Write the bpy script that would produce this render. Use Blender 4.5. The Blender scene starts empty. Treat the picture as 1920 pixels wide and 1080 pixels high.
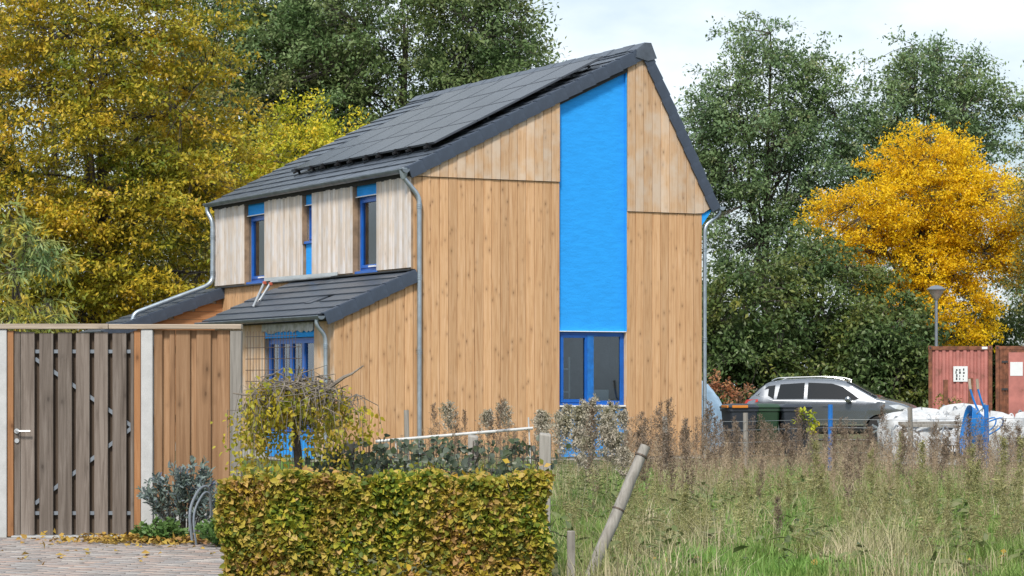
import bpy, math, random
import numpy as np
from mathutils import Vector, Matrix

# ------------------------------------------------------------------ camera, sky, sun, exposure
SC = bpy.context.scene
COL = SC.collection
R = math.radians

cam_d = bpy.data.cameras.new('camera')
cam = bpy.data.objects.new('camera', cam_d)
COL.objects.link(cam)
cam.location = (0, 0, 1.45)
cam.rotation_euler = (R(90), 0, 0)
cam_d.sensor_width = 36.0
cam_d.lens = 90.0
cam_d.shift_y = 182 / 1920
cam_d.clip_end = 3000
SC.camera = cam

SUN_EL, SUN_AZ = R(48), R(194)      # azimuth clockwise from +Y (the view direction)
world = bpy.data.worlds.new('World')
SC.world = world
world.use_nodes = True
wn, wl = world.node_tree.nodes, world.node_tree.links
wn.clear()
w_out = wn.new('ShaderNodeOutputWorld')
w_bg = wn.new('ShaderNodeBackground')
w_sky = wn.new('ShaderNodeTexSky')
w_sky.sky_type = 'NISHITA'
w_sky.sun_disc = False
w_sky.sun_elevation = SUN_EL
w_sky.sun_rotation = SUN_AZ
w_sky.air_density = 1.0
w_sky.dust_density = 2.0
w_tc = wn.new('ShaderNodeTexCoord')
w_map = wn.new('ShaderNodeMapping')
w_map.inputs['Scale'].default_value = (1.0, 1.0, 2.2)
w_map.inputs['Location'].default_value = (0.35, 0.1, 0.55)
w_no = wn.new('ShaderNodeTexNoise')
w_no.inputs['Scale'].default_value = 8.0
w_no.inputs['Detail'].default_value = 6
w_no.inputs['Roughness'].default_value = 0.5
w_rp = wn.new('ShaderNodeValToRGB')
w_rp.color_ramp.elements[0].position = 0.36
w_rp.color_ramp.elements[0].color = (0.22, 0.22, 0.22, 1)
w_rp.color_ramp.elements[1].position = 0.58
w_rp.color_ramp.elements[1].color = (1, 1, 1, 1)
w_mix = wn.new('ShaderNodeMixRGB')
w_mix.inputs['Color2'].default_value = (6.7, 7.4, 8.0, 1)
w_bg.inputs['Strength'].default_value = 0.10
wl.new(w_tc.outputs['Generated'], w_map.inputs['Vector'])
wl.new(w_map.outputs['Vector'], w_no.inputs['Vector'])
wl.new(w_no.outputs['Fac'], w_rp.inputs['Fac'])
wl.new(w_rp.outputs['Color'], w_mix.inputs['Fac'])
wl.new(w_sky.outputs['Color'], w_mix.inputs['Color1'])
wl.new(w_mix.outputs['Color'], w_bg.inputs['Color'])
wl.new(w_bg.outputs['Background'], w_out.inputs['Surface'])

sun_d = bpy.data.lights.new('sun', 'SUN')
sun_d.energy = 2.7
sun_d.angle = R(10)
sun_d.color = (1.0, 0.93, 0.82)
sun = bpy.data.objects.new('sun', sun_d)
COL.objects.link(sun)
sdir = Vector((math.sin(SUN_AZ) * math.cos(SUN_EL), math.cos(SUN_AZ) * math.cos(SUN_EL), math.sin(SUN_EL)))
sun.rotation_euler = sdir.to_track_quat('Z', 'Y').to_euler()
sun.location = (20, -20, 40)

SC.view_settings.view_transform = 'Standard'
SC.view_settings.look = 'None'
SC.view_settings.gamma = 1.0
SC.view_settings.exposure = 0.58
SC.cycles.max_bounces = 6
SC.cycles.transparent_max_bounces = 8
SC.cycles.use_denoising = True

# ------------------------------------------------------------------ materials
def new_mat(name):
    m = bpy.data.materials.new(name)
    m.use_nodes = True
    nt = m.node_tree
    return m, nt.nodes, nt.links, nt.nodes['Principled BSDF']

def node(n, t, **kw):
    x = n.new(t)
    for k, v in kw.items():
        if k in x.inputs.keys():
            x.inputs[k].default_value = v
        else:
            setattr(x, k, v)
    return x

def ramp(n, stops):
    r = n.new('ShaderNodeValToRGB')
    e = r.color_ramp.elements
    while len(e) < len(stops):
        e.new(0.5)
    for i, (p, c) in enumerate(stops):
        e[i].position = p
        e[i].color = (*c, 1)
    return r

def plain(name, col, rough=0.6, metal=0.0, var=0.12, scale=6.0, spec=0.5, bump=0.0, dirt=None, bscale=None, stretch=None):
    """One colour with soft blotches, so that no surface is perfectly even."""
    m, n, l, b = new_mat(name)
    tc = n.new('ShaderNodeTexCoord')
    no = node(n, 'ShaderNodeTexNoise', Scale=scale, Detail=6.0, Roughness=0.6)
    if stretch:
        sm = n.new('ShaderNodeMapping'); sm.inputs['Scale'].default_value = stretch
        l.new(tc.outputs['Object'], sm.inputs['Vector']); l.new(sm.outputs['Vector'], no.inputs['Vector'])
    else:
        l.new(tc.outputs['Object'], no.inputs['Vector'])
    lo = tuple(c * (1 - var) for c in col)
    hi = tuple(min(1, c * (1 + var)) for c in col)
    stops = [(0.3, lo), (0.7, hi)]
    if dirt:
        stops = [(0.28, dirt), (0.40, lo), (0.7, hi)]
    r = ramp(n, stops)
    l.new(no.outputs['Fac'], r.inputs['Fac'])
    l.new(r.outputs['Color'], b.inputs['Base Color'])
    b.inputs['Roughness'].default_value = rough
    b.inputs['Metallic'].default_value = metal
    b.inputs['Specular IOR Level'].default_value = spec
    if bump:
        n2 = node(n, 'ShaderNodeTexNoise', Scale=bscale or scale * 8, Detail=4.0)
        l.new(tc.outputs['Object'], n2.inputs['Vector'])
        bp = node(n, 'ShaderNodeBump', Strength=bump, Distance=0.01)
        l.new(n2.outputs['Fac'], bp.inputs['Height'])
        l.new(bp.outputs['Normal'], b.inputs['Normal'])
    return m

def wood(name, dark, mid, light, axis='Z', rough=0.75, knots=1.0, grain=26.0, streak=None, pervar=0.28, knotcol=None):
    """Boards: long grain, knots, and a tone and grain of its own for each board."""
    m, n, l, b = new_mat(name)
    tc = n.new('ShaderNodeTexCoord')
    oi = n.new('ShaderNodeObjectInfo')
    ge = n.new('ShaderNodeNewGeometry')
    add = node(n, 'ShaderNodeMath', operation='ADD')
    l.new(oi.outputs['Random'], add.inputs[0]); l.new(ge.outputs['Random Per Island'], add.inputs[1])
    mul = node(n, 'ShaderNodeMath', operation='MULTIPLY'); mul.inputs[1].default_value = 41.0
    l.new(add.outputs[0], mul.inputs[0])
    off = n.new('ShaderNodeCombineXYZ')
    for i in range(3):
        l.new(mul.outputs[0], off.inputs[i])
    va = node(n, 'ShaderNodeVectorMath', operation='ADD')
    l.new(tc.outputs['Object'], va.inputs[0]); l.new(off.outputs[0], va.inputs[1])
    lo = 0.045
    s = {'Z': (1, 1, lo), 'X': (lo, 1, 1), 'Y': (1, lo, 1)}[axis]
    mp = n.new('ShaderNodeMapping'); mp.inputs['Scale'].default_value = s
    l.new(va.outputs[0], mp.inputs['Vector'])
    g = node(n, 'ShaderNodeTexNoise', Scale=grain, Detail=5.0, Roughness=0.65, Distortion=0.6)
    l.new(mp.outputs['Vector'], g.inputs['Vector'])
    r = ramp(n, [(0.25, dark), (0.5, mid), (0.75, light)])
    l.new(g.outputs['Fac'], r.inputs['Fac'])
    col = r.outputs['Color']
    # knots
    sk = {'Z': (1, 1, 0.42), 'X': (0.42, 1, 1), 'Y': (1, 0.42, 1)}[axis]
    sx = n.new('ShaderNodeSeparateXYZ'); l.new(va.outputs[0], sx.inputs[0])
    xy = node(n, 'ShaderNodeMath', operation='ADD'); l.new(sx.outputs[0], xy.inputs[0]); l.new(sx.outputs[1], xy.inputs[1])
    cb = n.new('ShaderNodeCombineXYZ'); l.new(xy.outputs[0], cb.inputs[0]); l.new(sx.outputs[2], cb.inputs[1])
    mk = n.new('ShaderNodeMapping'); mk.inputs['Scale'].default_value = (1, 0.5, 1) if axis == 'Z' else (0.5, 1, 1)
    l.new(cb.outputs[0], mk.inputs['Vector'])
    vo = node(n, 'ShaderNodeTexVoronoi', Scale=5.2, voronoi_dimensions='2D')
    l.new(mk.outputs['Vector'], vo.inputs['Vector'])
    kr = ramp(n, [(0.035, (0.8 * knots,) * 3), (0.075, (0.36 * knots,) * 3), (0.17, (0.15 * knots,) * 3), (0.30, (0, 0, 0))])
    l.new(vo.outputs['Distance'], kr.inputs['Fac'])
    mx = n.new('ShaderNodeMixRGB')
    mx.inputs['Color2'].default_value = (*(knotcol or tuple(c * 0.45 for c in dark)), 1)
    kn = node(n, 'ShaderNodeTexNoise', Scale=3.1, Detail=1.0); l.new(va.outputs[0], kn.inputs['Vector'])
    kq = ramp(n, [(0.42, (0, 0, 0)), (0.62, (1, 1, 1))]); l.new(kn.outputs['Fac'], kq.inputs['Fac'])
    km = node(n, 'ShaderNodeMath', operation='MULTIPLY'); l.new(kr.outputs['Color'], km.inputs[0]); l.new(kq.outputs['Color'], km.inputs[1])
    l.new(km.outputs[0], mx.inputs['Fac']); l.new(col, mx.inputs['Color1'])
    col = mx.outputs['Color']
    if streak:      # silvered, weathered patches
        sn = node(n, 'ShaderNodeTexNoise', Scale=2.3, Detail=4.0)
        l.new(va.outputs[0], sn.inputs['Vector'])
        sr = ramp(n, [(0.42, (0, 0, 0)), (0.66, (0.8, 0.8, 0.8))])
        l.new(sn.outputs['Fac'], sr.inputs['Fac'])
        m2 = n.new('ShaderNodeMixRGB'); m2.inputs['Color2'].default_value = (*streak, 1)
        l.new(sr.outputs['Color'], m2.inputs['Fac']); l.new(col, m2.inputs['Color1'])
        col = m2.outputs['Color']
    fr = node(n, 'ShaderNodeMath', operation='FRACT'); l.new(mul.outputs[0], fr.inputs[0])
    mr = n.new('ShaderNodeMapRange')
    mr.inputs['To Min'].default_value = 1 - pervar; mr.inputs['To Max'].default_value = 1 + pervar * 0.55
    l.new(fr.outputs[0], mr.inputs['Value'])
    hs = n.new('ShaderNodeHueSaturation')
    l.new(mr.outputs[0], hs.inputs['Value']); l.new(col, hs.inputs['Color'])
    l.new(hs.outputs['Color'], b.inputs['Base Color'])
    b.inputs['Roughness'].default_value = rough
    b.inputs['Specular IOR Level'].default_value = 0.25
    bp = node(n, 'ShaderNodeBump', Strength=0.5, Distance=0.006)
    l.new(g.outputs['Fac'], bp.inputs['Height'])
    l.new(bp.outputs['Normal'], b.inputs['Normal'])
    return m

def leafmat(name, a, b_, scale=0.35, trans=0.3, rough=0.55, lo=0.4, hi=0.62, iw=0.42):
    """Leaves: every leaf takes a tone of its own; large soft patches shift between two palettes."""
    m, n, l, b = new_mat(name)
    ge = n.new('ShaderNodeNewGeometry')
    tc = n.new('ShaderNodeTexCoord')
    def rp(cols):
        k = len(cols)
        return ramp(n, [(i / max(1, k - 1), c) for i, c in enumerate(cols)])
    ra, rb = rp(a), rp(b_)
    nc = node(n, 'ShaderNodeTexNoise', Scale=scale * 3.2, Detail=1.5); l.new(tc.outputs['Object'], nc.inputs['Vector'])
    cm = n.new('ShaderNodeMapRange'); cm.inputs['From Min'].default_value = 0.32; cm.inputs['From Max'].default_value = 0.68
    cm.inputs['To Min'].default_value = 0.0; cm.inputs['To Max'].default_value = 1 - iw
    l.new(nc.outputs['Fac'], cm.inputs['Value'])
    ma = node(n, 'ShaderNodeMath', operation='MULTIPLY_ADD'); ma.inputs[1].default_value = iw
    l.new(ge.outputs['Random Per Island'], ma.inputs[0]); l.new(cm.outputs[0], ma.inputs[2])
    l.new(ma.outputs[0], ra.inputs['Fac']); l.new(ma.outputs[0], rb.inputs['Fac'])
    no = node(n, 'ShaderNodeTexNoise', Scale=scale, Detail=3.0)
    l.new(tc.outputs['Object'], no.inputs['Vector'])
    fr = ramp(n, [(lo, (0, 0, 0)), (hi, (1, 1, 1))])
    l.new(no.outputs['Fac'], fr.inputs['Fac'])
    mx = n.new('ShaderNodeMixRGB')
    l.new(fr.outputs['Color'], mx.inputs['Fac'])
    l.new(ra.outputs['Color'], mx.inputs['Color1']); l.new(rb.outputs['Color'], mx.inputs['Color2'])
    l.new(mx.outputs['Color'], b.inputs['Base Color'])
    b.inputs['Roughness'].default_value = rough
    b.inputs['Specular IOR Level'].default_value = 0.35
    tr = n.new('ShaderNodeBsdfTranslucent')
    l.new(mx.outputs['Color'], tr.inputs['Color'])
    ms = n.new('ShaderNodeMixShader'); ms.inputs['Fac'].default_value = trans
    l.new(b.outputs['BSDF'], ms.inputs[1]); l.new(tr.outputs['BSDF'], ms.inputs[2])
    l.new(ms.outputs['Shader'], n['Material Output'].inputs['Surface'])
    return m

def glassmat(name, tint=(0.75, 0.82, 0.85), see=0.9):
    m, n, l, b = new_mat(name)
    gl = node(n, 'ShaderNodeBsdfGlossy', Roughness=0.03)
    gl.inputs['Color'].default_value = (0.9, 0.95, 1, 1)
    tr = n.new('ShaderNodeBsdfTransparent'); tr.inputs['Color'].default_value = (*[c * see for c in tint], 1)
    fr = node(n, 'ShaderNodeFresnel', IOR=1.5)
    mu = node(n, 'ShaderNodeMath', operation='MULTIPLY_ADD'); mu.inputs[1].default_value = 1.5; mu.inputs[2].default_value = 0.0
    l.new(fr.outputs[0], mu.inputs[0])
    ms = n.new('ShaderNodeMixShader')
    l.new(mu.outputs[0], ms.inputs['Fac']); l.new(tr.outputs[0], ms.inputs[1]); l.new(gl.outputs[0], ms.inputs[2])
    l.new(ms.outputs[0], n['Material Output'].inputs['Surface'])
    return m

M = {}
M['plank'] = wood('larch_boards', (0.40, 0.215, 0.105), (0.55, 0.335, 0.18), (0.64, 0.425, 0.265), pervar=0.16)
M['plank_pale'] = wood('larch_boards_pale', (0.42, 0.25, 0.135), (0.56, 0.37, 0.225), (0.62, 0.46, 0.32), streak=(0.58, 0.48, 0.39), pervar=0.15)
M['slat'] = wood('weathered_larch', (0.46, 0.36, 0.28), (0.62, 0.53, 0.46), (0.71, 0.65, 0.60), knots=0.45, streak=(0.66, 0.64, 0.655), pervar=0.2)
M['reveal'] = plain('reveal_board', (0.28, 0.19, 0.12), 0.8, var=0.4, scale=4)
M['brickboard'] = wood('brown_boards', (0.33, 0.15, 0.07), (0.43, 0.21, 0.10), (0.5, 0.27, 0.14), axis='X', knots=0.4)
M['stucco'] = plain('blue_stucco', (0.022, 0.31, 0.82), 0.8, var=0.10, scale=3.0, bump=0.6, bscale=30, spec=0.25, stretch=(1, 1, 5))
M['blueframe'] = plain('blue_window_paint', (0.004, 0.10, 0.44), 0.35, var=0.15, scale=3)
M['bluepost'] = plain('blue_post_paint', (0.008, 0.135, 0.46), 0.45, var=0.25, scale=9)
M['bluebarrow'] = plain('blue_barrow_paint', (0.008, 0.17, 0.52), 0.4, var=0.2, scale=5)
M['polewhite'] = plain('dull_white_pole', (0.50, 0.51, 0.52), 0.6)
M['glass'] = glassmat('window_glass')
M['wall'] = plain('wall_core', (0.42, 0.40, 0.38), 0.9)
M['interior'] = plain('room_plaster', (0.42, 0.40, 0.38), 0.9)
M['tile'] = plain('roof_tile', (0.058, 0.073, 0.098), 0.40, var=0.35, scale=3.5, bump=0.25, spec=0.6)
M['tileverge'] = plain('verge_tile', (0.040, 0.055, 0.085), 0.5, var=0.25, scale=4, bump=0.2)
M['deck'] = plain('roof_underlay', (0.03, 0.03, 0.032), 0.9)
M['panel'] = plain('solar_cells', (0.016, 0.020, 0.030), 0.18, var=0.2, scale=1.2, spec=0.03)
M['panelframe'] = plain('panel_frame', (0.09, 0.10, 0.12), 0.4, metal=0.5)
M['blackmetal'] = plain('black_rail', (0.012, 0.012, 0.014), 0.45)
M['zinc'] = plain('zinc', (0.36, 0.42, 0.48), 0.42, metal=0.75, var=0.2, scale=5)
M['zincdark'] = plain('zinc_gutter', (0.20, 0.235, 0.275), 0.45, metal=0.65, var=0.25, scale=4)
M['alu'] = plain('aluminium', (0.62, 0.64, 0.66), 0.35, metal=0.85)
M['redplastic'] = plain('red_plastic', (0.42, 0.09, 0.05), 0.5)
M['white'] = plain('white_plastic', (0.76, 0.77, 0.78), 0.5, var=0.06)
M['foil'] = plain('grey_foil', (0.36, 0.37, 0.38), 0.4, var=0.3, scale=7)
M['gateboard'] = wood('grey_weathered_boards', (0.09, 0.072, 0.06), (0.18, 0.15, 0.13), (0.27, 0.235, 0.21), knots=0.8, grain=32, pervar=0.3)
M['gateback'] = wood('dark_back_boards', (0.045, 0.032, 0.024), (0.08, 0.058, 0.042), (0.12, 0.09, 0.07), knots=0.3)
M['fenceboard'] = wood('brown_fence_boards', (0.185, 0.10, 0.052), (0.30, 0.175, 0.095), (0.40, 0.255, 0.155), grain=20, pervar=0.25)
M['jamb'] = wood('orange_timber', (0.20, 0.09, 0.04), (0.30, 0.145, 0.065), (0.38, 0.20, 0.10))
M['rail'] = wood('pale_grey_timber', (0.25, 0.20, 0.155), (0.36, 0.30, 0.24), (0.45, 0.39, 0.32), axis='X')
M['greypost'] = wood('grey_timber', (0.15, 0.14, 0.125), (0.27, 0.255, 0.235), (0.38, 0.365, 0.34), knots=0.5, pervar=0.2)
M['concrete'] = plain('pale_concrete', (0.44, 0.45, 0.46), 0.85, var=0.1, scale=9, bump=0.2)
M['galv'] = plain('galvanised_steel', (0.24, 0.27, 0.31), 0.4, metal=0.6)
M['wire'] = plain('rusty_wire', (0.10, 0.075, 0.06), 0.6, metal=0.3)
M['wiregrey'] = plain('grey_wire', (0.30, 0.32, 0.34), 0.5, metal=0.5)
M['bark'] = plain('bark', (0.060, 0.050, 0.042), 0.9, var=0.4, scale=8, bump=0.8)
M['barkgrey'] = plain('grey_bark', (0.19, 0.165, 0.14), 0.9, var=0.4, scale=14, bump=0.8)
# ------------------------------------------------------------------ mesh helpers
class MB:
    def __init__(s):
        s.v, s.f = [], []
    def add(s, vs, fs):
        o = len(s.v)
        s.v += [tuple(p) for p in vs]
        s.f += [tuple(i + o for i in f) for f in fs]
        return s
    def box(s, x0, x1, y0, y1, z0, z1):
        return s.add([(x0, y0, z0), (x1, y0, z0), (x1, y1, z0), (x0, y1, z0), (x0, y0, z1), (x1, y0, z1), (x1, y1, z1), (x0, y1, z1)],
                     [(0, 3, 2, 1), (4, 5, 6, 7), (0, 1, 5, 4), (1, 2, 6, 5), (2, 3, 7, 6), (3, 0, 4, 7)])
    def hexa(s, b4, t4):
        return s.add(list(b4) + list(t4), [(0, 3, 2, 1), (4, 5, 6, 7), (0, 1, 5, 4), (1, 2, 6, 5), (2, 3, 7, 6), (3, 0, 4, 7)])
    def prism(s, poly, fn, lo, hi):
        """poly: 2-D outline; fn(p, q, t) -> 3-D."""
        n = len(poly)
        vs = [fn(p, q, lo) for p, q in poly] + [fn(p, q, hi) for p, q in poly]
        return s.add(vs, [tuple(range(n))[::-1], tuple(range(n, 2 * n))] + [(i, (i + 1) % n, n + (i + 1) % n, n + i) for i in range(n)])
    def tube(s, path, rad, n=8, cap=True):
        path = [Vector(p) for p in path]
        if not hasattr(rad, '__len__'):
            rad = [rad] * len(path)
        ref = None
        vs, fs = [], []
        for i, p in enumerate(path):
            d = (path[min(i + 1, len(path) - 1)] - path[max(i - 1, 0)]).normalized()
            if ref is None:
                ref = Vector((0, 0, 1)) if abs(d.z) < 0.9 else Vector((1, 0, 0))
            a = (ref - d * ref.dot(d))
            a = a.normalized() if a.length > 1e-5 else d.orthogonal().normalized()
            ref = a
            b = d.cross(a)
            for k in range(n):
                t = 2 * math.pi * k / n
                vs.append(p + (a * math.cos(t) + b * math.sin(t)) * rad[i])
        for i in range(len(path) - 1):
            for k in range(n):
                k2 = (k + 1) % n
                fs.append((i * n + k, i * n + k2, (i + 1) * n + k2, (i + 1) * n + k))
        if cap:
            fs.append(tuple(range(n))[::-1]); fs.append(tuple((len(path) - 1) * n + k for k in range(n)))
        return s.add(vs, fs)
    def lathe(s, prof, c=(0, 0, 0), n=16, axis='Z'):
        vs, fs = [], []
        for r, z in prof:
            for k in range(n):
                t = 2 * math.pi * k / n
                p = (r * math.cos(t), r * math.sin(t), z)
                if axis == 'Y':
                    p = (p[0], p[2], p[1])
                vs.append((p[0] + c[0], p[1] + c[1], p[2] + c[2]))
        m = len(prof)
        for i in range(m - 1):
            for k in range(n):
                k2 = (k + 1) % n
                fs.append((i * n + k, i * n + k2, (i + 1) * n + k2, (i + 1) * n + k))
        fs.append(tuple(range(n))[::-1]); fs.append(tuple((m - 1) * n + k for k in range(n)))
        return s.add(vs, fs)
    def mesh(s, name, mat):
        me = bpy.data.meshes.new(name)
        me.from_pydata(s.v, [], s.f)
        me.validate()
        import bmesh
        bm = bmesh.new(); bm.from_mesh(me)
        bmesh.ops.recalc_face_normals(bm, faces=bm.faces)
        bm.to_mesh(me); bm.free()
        if mat is not None:
            me.materials.append(mat)
        return me
    def build(s, name, mat, parent=None, smooth=False, bevel=0.0):
        o = link(name, s.mesh(name, mat), parent)
        if smooth:
            smooth_mesh(o.data)
        if bevel:
            md = o.modifiers.new('edge', 'BEVEL'); md.width = bevel; md.segments = 2; md.limit_method = 'ANGLE'
        return o

def smooth_mesh(me, angle=40):
    me.polygons.foreach_set('use_smooth', [True] * len(me.polygons))
    try:
        me.set_sharp_from_angle(angle=R(angle))
    except Exception:
        pass

def link(name, data, parent=None):
    o = bpy.data.objects.new(name, data)
    COL.objects.link(o)
    if parent is not None:
        o.parent = parent
    return o

def thing(name, label, cat, loc=(0, 0, 0), rz=0.0, group=None):
    o = bpy.data.objects.new(name, None)
    COL.objects.link(o)
    o.location = loc
    o.rotation_euler = (0, 0, rz)
    return tag(o, label, cat, group)

def tag(o, label=None, cat=None, group=None, kind=None):
    if label: o['label'] = label
    if cat: o['category'] = cat
    if group: o['group'] = group
    if kind: o['kind'] = kind
    return o

def npmesh(name, V, loops, totals, mat):
    """A big mesh straight from numpy arrays."""
    me = bpy.data.meshes.new(name)
    V = np.asarray(V, dtype=np.float32); loops = np.asarray(loops, dtype=np.int32); totals = np.asarray(totals, dtype=np.int32)
    me.vertices.add(len(V)); me.vertices.foreach_set('co', V.ravel())
    me.loops.add(len(loops)); me.loops.foreach_set('vertex_index', loops)
    me.polygons.add(len(totals))
    st = np.concatenate([[0], np.cumsum(totals)[:-1]]).astype(np.int32)
    me.polygons.foreach_set('loop_start', st)
    me.polygons.foreach_set('loop_total', totals)
    me.update(calc_edges=True)
    if mat is not None:
        me.materials.append(mat)
    return me

def unit(a):
    return a / np.maximum(1e-9, np.linalg.norm(a, axis=-1, keepdims=True))

def leaf_arrays(P, D, N, L, W, fold=0.15):
    """Diamond leaves: base, side, tip, side."""
    D = unit(D); S = unit(np.cross(D, N)); N = np.cross(S, D)
    L = np.asarray(L)[:, None]; W = np.asarray(W)[:, None]
    a = P; t = P + D * L
    mid = P + D * L * 0.45
    s1 = mid + S * W * 0.5 + N * W * fold; s2 = mid - S * W * 0.5 + N * W * fold
    V = np.stack([a, s1, t, s2], 1).reshape(-1, 3)
    n = len(P)
    loops = np.arange(4 * n)
    return V, loops, np.full(n, 4)

def leaf_mesh(name, P, D, N, L, W, mat, fold=0.15):
    return npmesh(name, *leaf_arrays(P, D, N, L, W, fold), mat)

def oval_leaf_mesh(name, P, D, N, L, W, mat, fold=0.18, curl=0.18):
    """Nearer leaves: a pointed oval folded along the midrib, tip bent down."""
    D = unit(D); S = unit(np.cross(D, N)); N = np.cross(S, D)
    L = np.asarray(L)[:, None]; W = np.asarray(W)[:, None]
    V = []
    for t, w, s in ((0, 0, 0), (.28, .46, 1), (.68, .40, 1), (1, 0, 0), (.68, .40, -1), (.28, .46, -1)):
        V.append(P + D * L * t + S * W * w * s + N * (W * fold * (abs(s)) - L * curl * t * t))
    m = P + D * L * .5 - N * L * curl * .25
    V.append(m)
    n = len(P); V = np.stack(V, 1).reshape(-1, 3)
    b = (np.arange(n) * 7)[:, None]
    loops = (b + np.array([0, 1, 6, 5, 1, 2, 3, 6, 5, 6, 3, 4])).ravel()
    me = npmesh(name, V, loops, np.full(3 * n, 4), mat)
    me.polygons.foreach_set('use_smooth', np.ones(3 * n, dtype=bool))
    return me

def merge(parts):
    V, Lp, T, o = [], [], [], 0
    for v, l, t in parts:
        V.append(v); Lp.append(l + o); T.append(t); o += len(v)
    return np.concatenate(V), np.concatenate(Lp), np.concatenate(T)

# ------------------------------------------------------------------ the setting: ground, pavement
def ground_mat():
    m, n, l, b = new_mat('meadow_soil')
    tc = n.new('ShaderNodeTexCoord')
    no = node(n, 'ShaderNodeTexNoise', Scale=0.9, Detail=8.0, Roughness=0.65)
    l.new(tc.outputs['Object'], no.inputs['Vector'])
    r = ramp(n, [(0.3, (0.045, 0.060, 0.018)), (0.5, (0.085, 0.095, 0.035)), (0.7, (0.15, 0.125, 0.07))])
    l.new(no.outputs['Fac'], r.inputs['Fac']); l.new(r.outputs['Color'], b.inputs['Base Color'])
    b.inputs['Roughness'].default_value = 0.95
    n2 = node(n, 'ShaderNodeTexNoise', Scale=14.0, Detail=6.0)
    l.new(tc.outputs['Object'], n2.inputs['Vector'])
    bp = node(n, 'ShaderNodeBump', Strength=0.8, Distance=0.05)
    l.new(n2.outputs['Fac'], bp.inputs['Height']); l.new(bp.outputs['Normal'], b.inputs['Normal'])
    return m

g = MB().add([(-700, -40, 0), (700, -40, 0), (700, 1500, 0), (-700, 1500, 0)], [(0, 1, 2, 3)]).build('ground', ground_mat())
tag(g, 'rough green and brown meadow ground around the house', 'ground', kind='structure')

pv = MB().add([(-9, 8, 0.004), (-2.05, 8, 0.004), (-2.05, 24.05, 0.004), (-9, 24.05, 0.004)], [(0, 1, 2, 3)]).build('pavement', plain('paving_joint_sand', (0.20, 0.17, 0.14), 0.95, var=0.3, scale=20))
tag(pv, 'grey and pinkish brick pavement in front of the garden gate', 'pavement', kind='structure')
def pavers():
    rng = np.random.default_rng(5)
    mb = MB()
    y = 18.2; row = 0
    while y < 23.85:
        x = -5.4 + (0.105 if row % 2 else 0)
        while x < -2.1:
            dz = rng.uniform(0, 0.006)
            mb.box(x, x + 0.2, y, y + 0.1, 0.002, 0.026 + dz)
            x += 0.207
        y += 0.107; row += 1
    m, n, l, b = new_mat('paving_brick')
    ge = n.new('ShaderNodeNewGeometry')
    r = ramp(n, [(0.0, (0.22, 0.20, 0.19)), (0.35, (0.34, 0.30, 0.28)), (0.6, (0.36, 0.27, 0.23)), (0.8, (0.28, 0.27, 0.27)), (1.0, (0.42, 0.38, 0.35))])
    l.new(ge.outputs['Random Per Island'], r.inputs['Fac'])
    tc = n.new('ShaderNodeTexCoord')
    no = node(n, 'ShaderNodeTexNoise', Scale=18.0, Detail=5.0); l.new(tc.outputs['Object'], no.inputs['Vector'])
    mx = n.new('ShaderNodeMixRGB'); mx.blend_type = 'MULTIPLY'; mx.inputs['Fac'].default_value = 0.5
    l.new(r.outputs['Color'], mx.inputs['Color1']); l.new(no.outputs['Color'], mx.inputs['Color2'])
    l.new(r.outputs['Color'], b.inputs['Base Color']); b.inputs['Roughness'].default_value = 0.85
    me = npmesh('brick', np.array(mb.v), np.array(mb.f).ravel(), np.full(len(mb.f), 4), m)
    tag(link('brick', me, pv), kind='stuff')
pavers()
# ------------------------------------------------------------------ the house (local axes: x along the gable, y along the long facade, z up)
house = thing('house', 'timber-clad two-storey house with blue window strip, dark roof and solar panels', 'house', (-1.83, 48.0, 0), 0.475)
GA = lambda p, q, t: (p, t, q)      # outline on the gable, pushed along the facade
FA = lambda p, q, t: (t, p, q)      # outline on the facade, pushed along the gable
HL = 10.35                          # length
SL = 2.585 / 5.15                   # main roof slope
SR = -3.104 / 1.656                 # steep rear slope
def roof_z(a):
    return 5.535 + SL * (a + 0.168) if a <= 4.98 else 8.12 + SR * (a - 4.98)

def plank(parent, name, P, Q, out, th, zb, zt, mat, ch=0.007):
    """A board standing between plan points P and Q, th thick towards out; zb/zt = (at P, at Q)."""
    P = Vector((*P, 0)); Q = Vector((*Q, 0)); o = Vector((*out, 0)); d = (Q - P).normalized()
    w = (Q - P).length
    sec = [(0, 0), (0, th - ch), (ch, th), (w - ch, th), (w, th - ch), (w, 0)]
    vs = []
    for zz in (zb, zt):
        for s_, t_ in sec:
            k = s_ / w
            p = P + d * s_ + o * t_
            vs.append((p.x, p.y, zz[0] * (1 - k) + zz[1] * k))
    n = 6
    fs = [tuple(range(n)), tuple(range(n, 2 * n))[::-1]] + [(i, i + n, (i + 1) % n + n, (i + 1) % n) for i in range(n)]
    if isinstance(parent, MB):
        parent.add(vs, fs); return None
    return MB().add(vs, fs).build(name, mat, parent)

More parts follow.
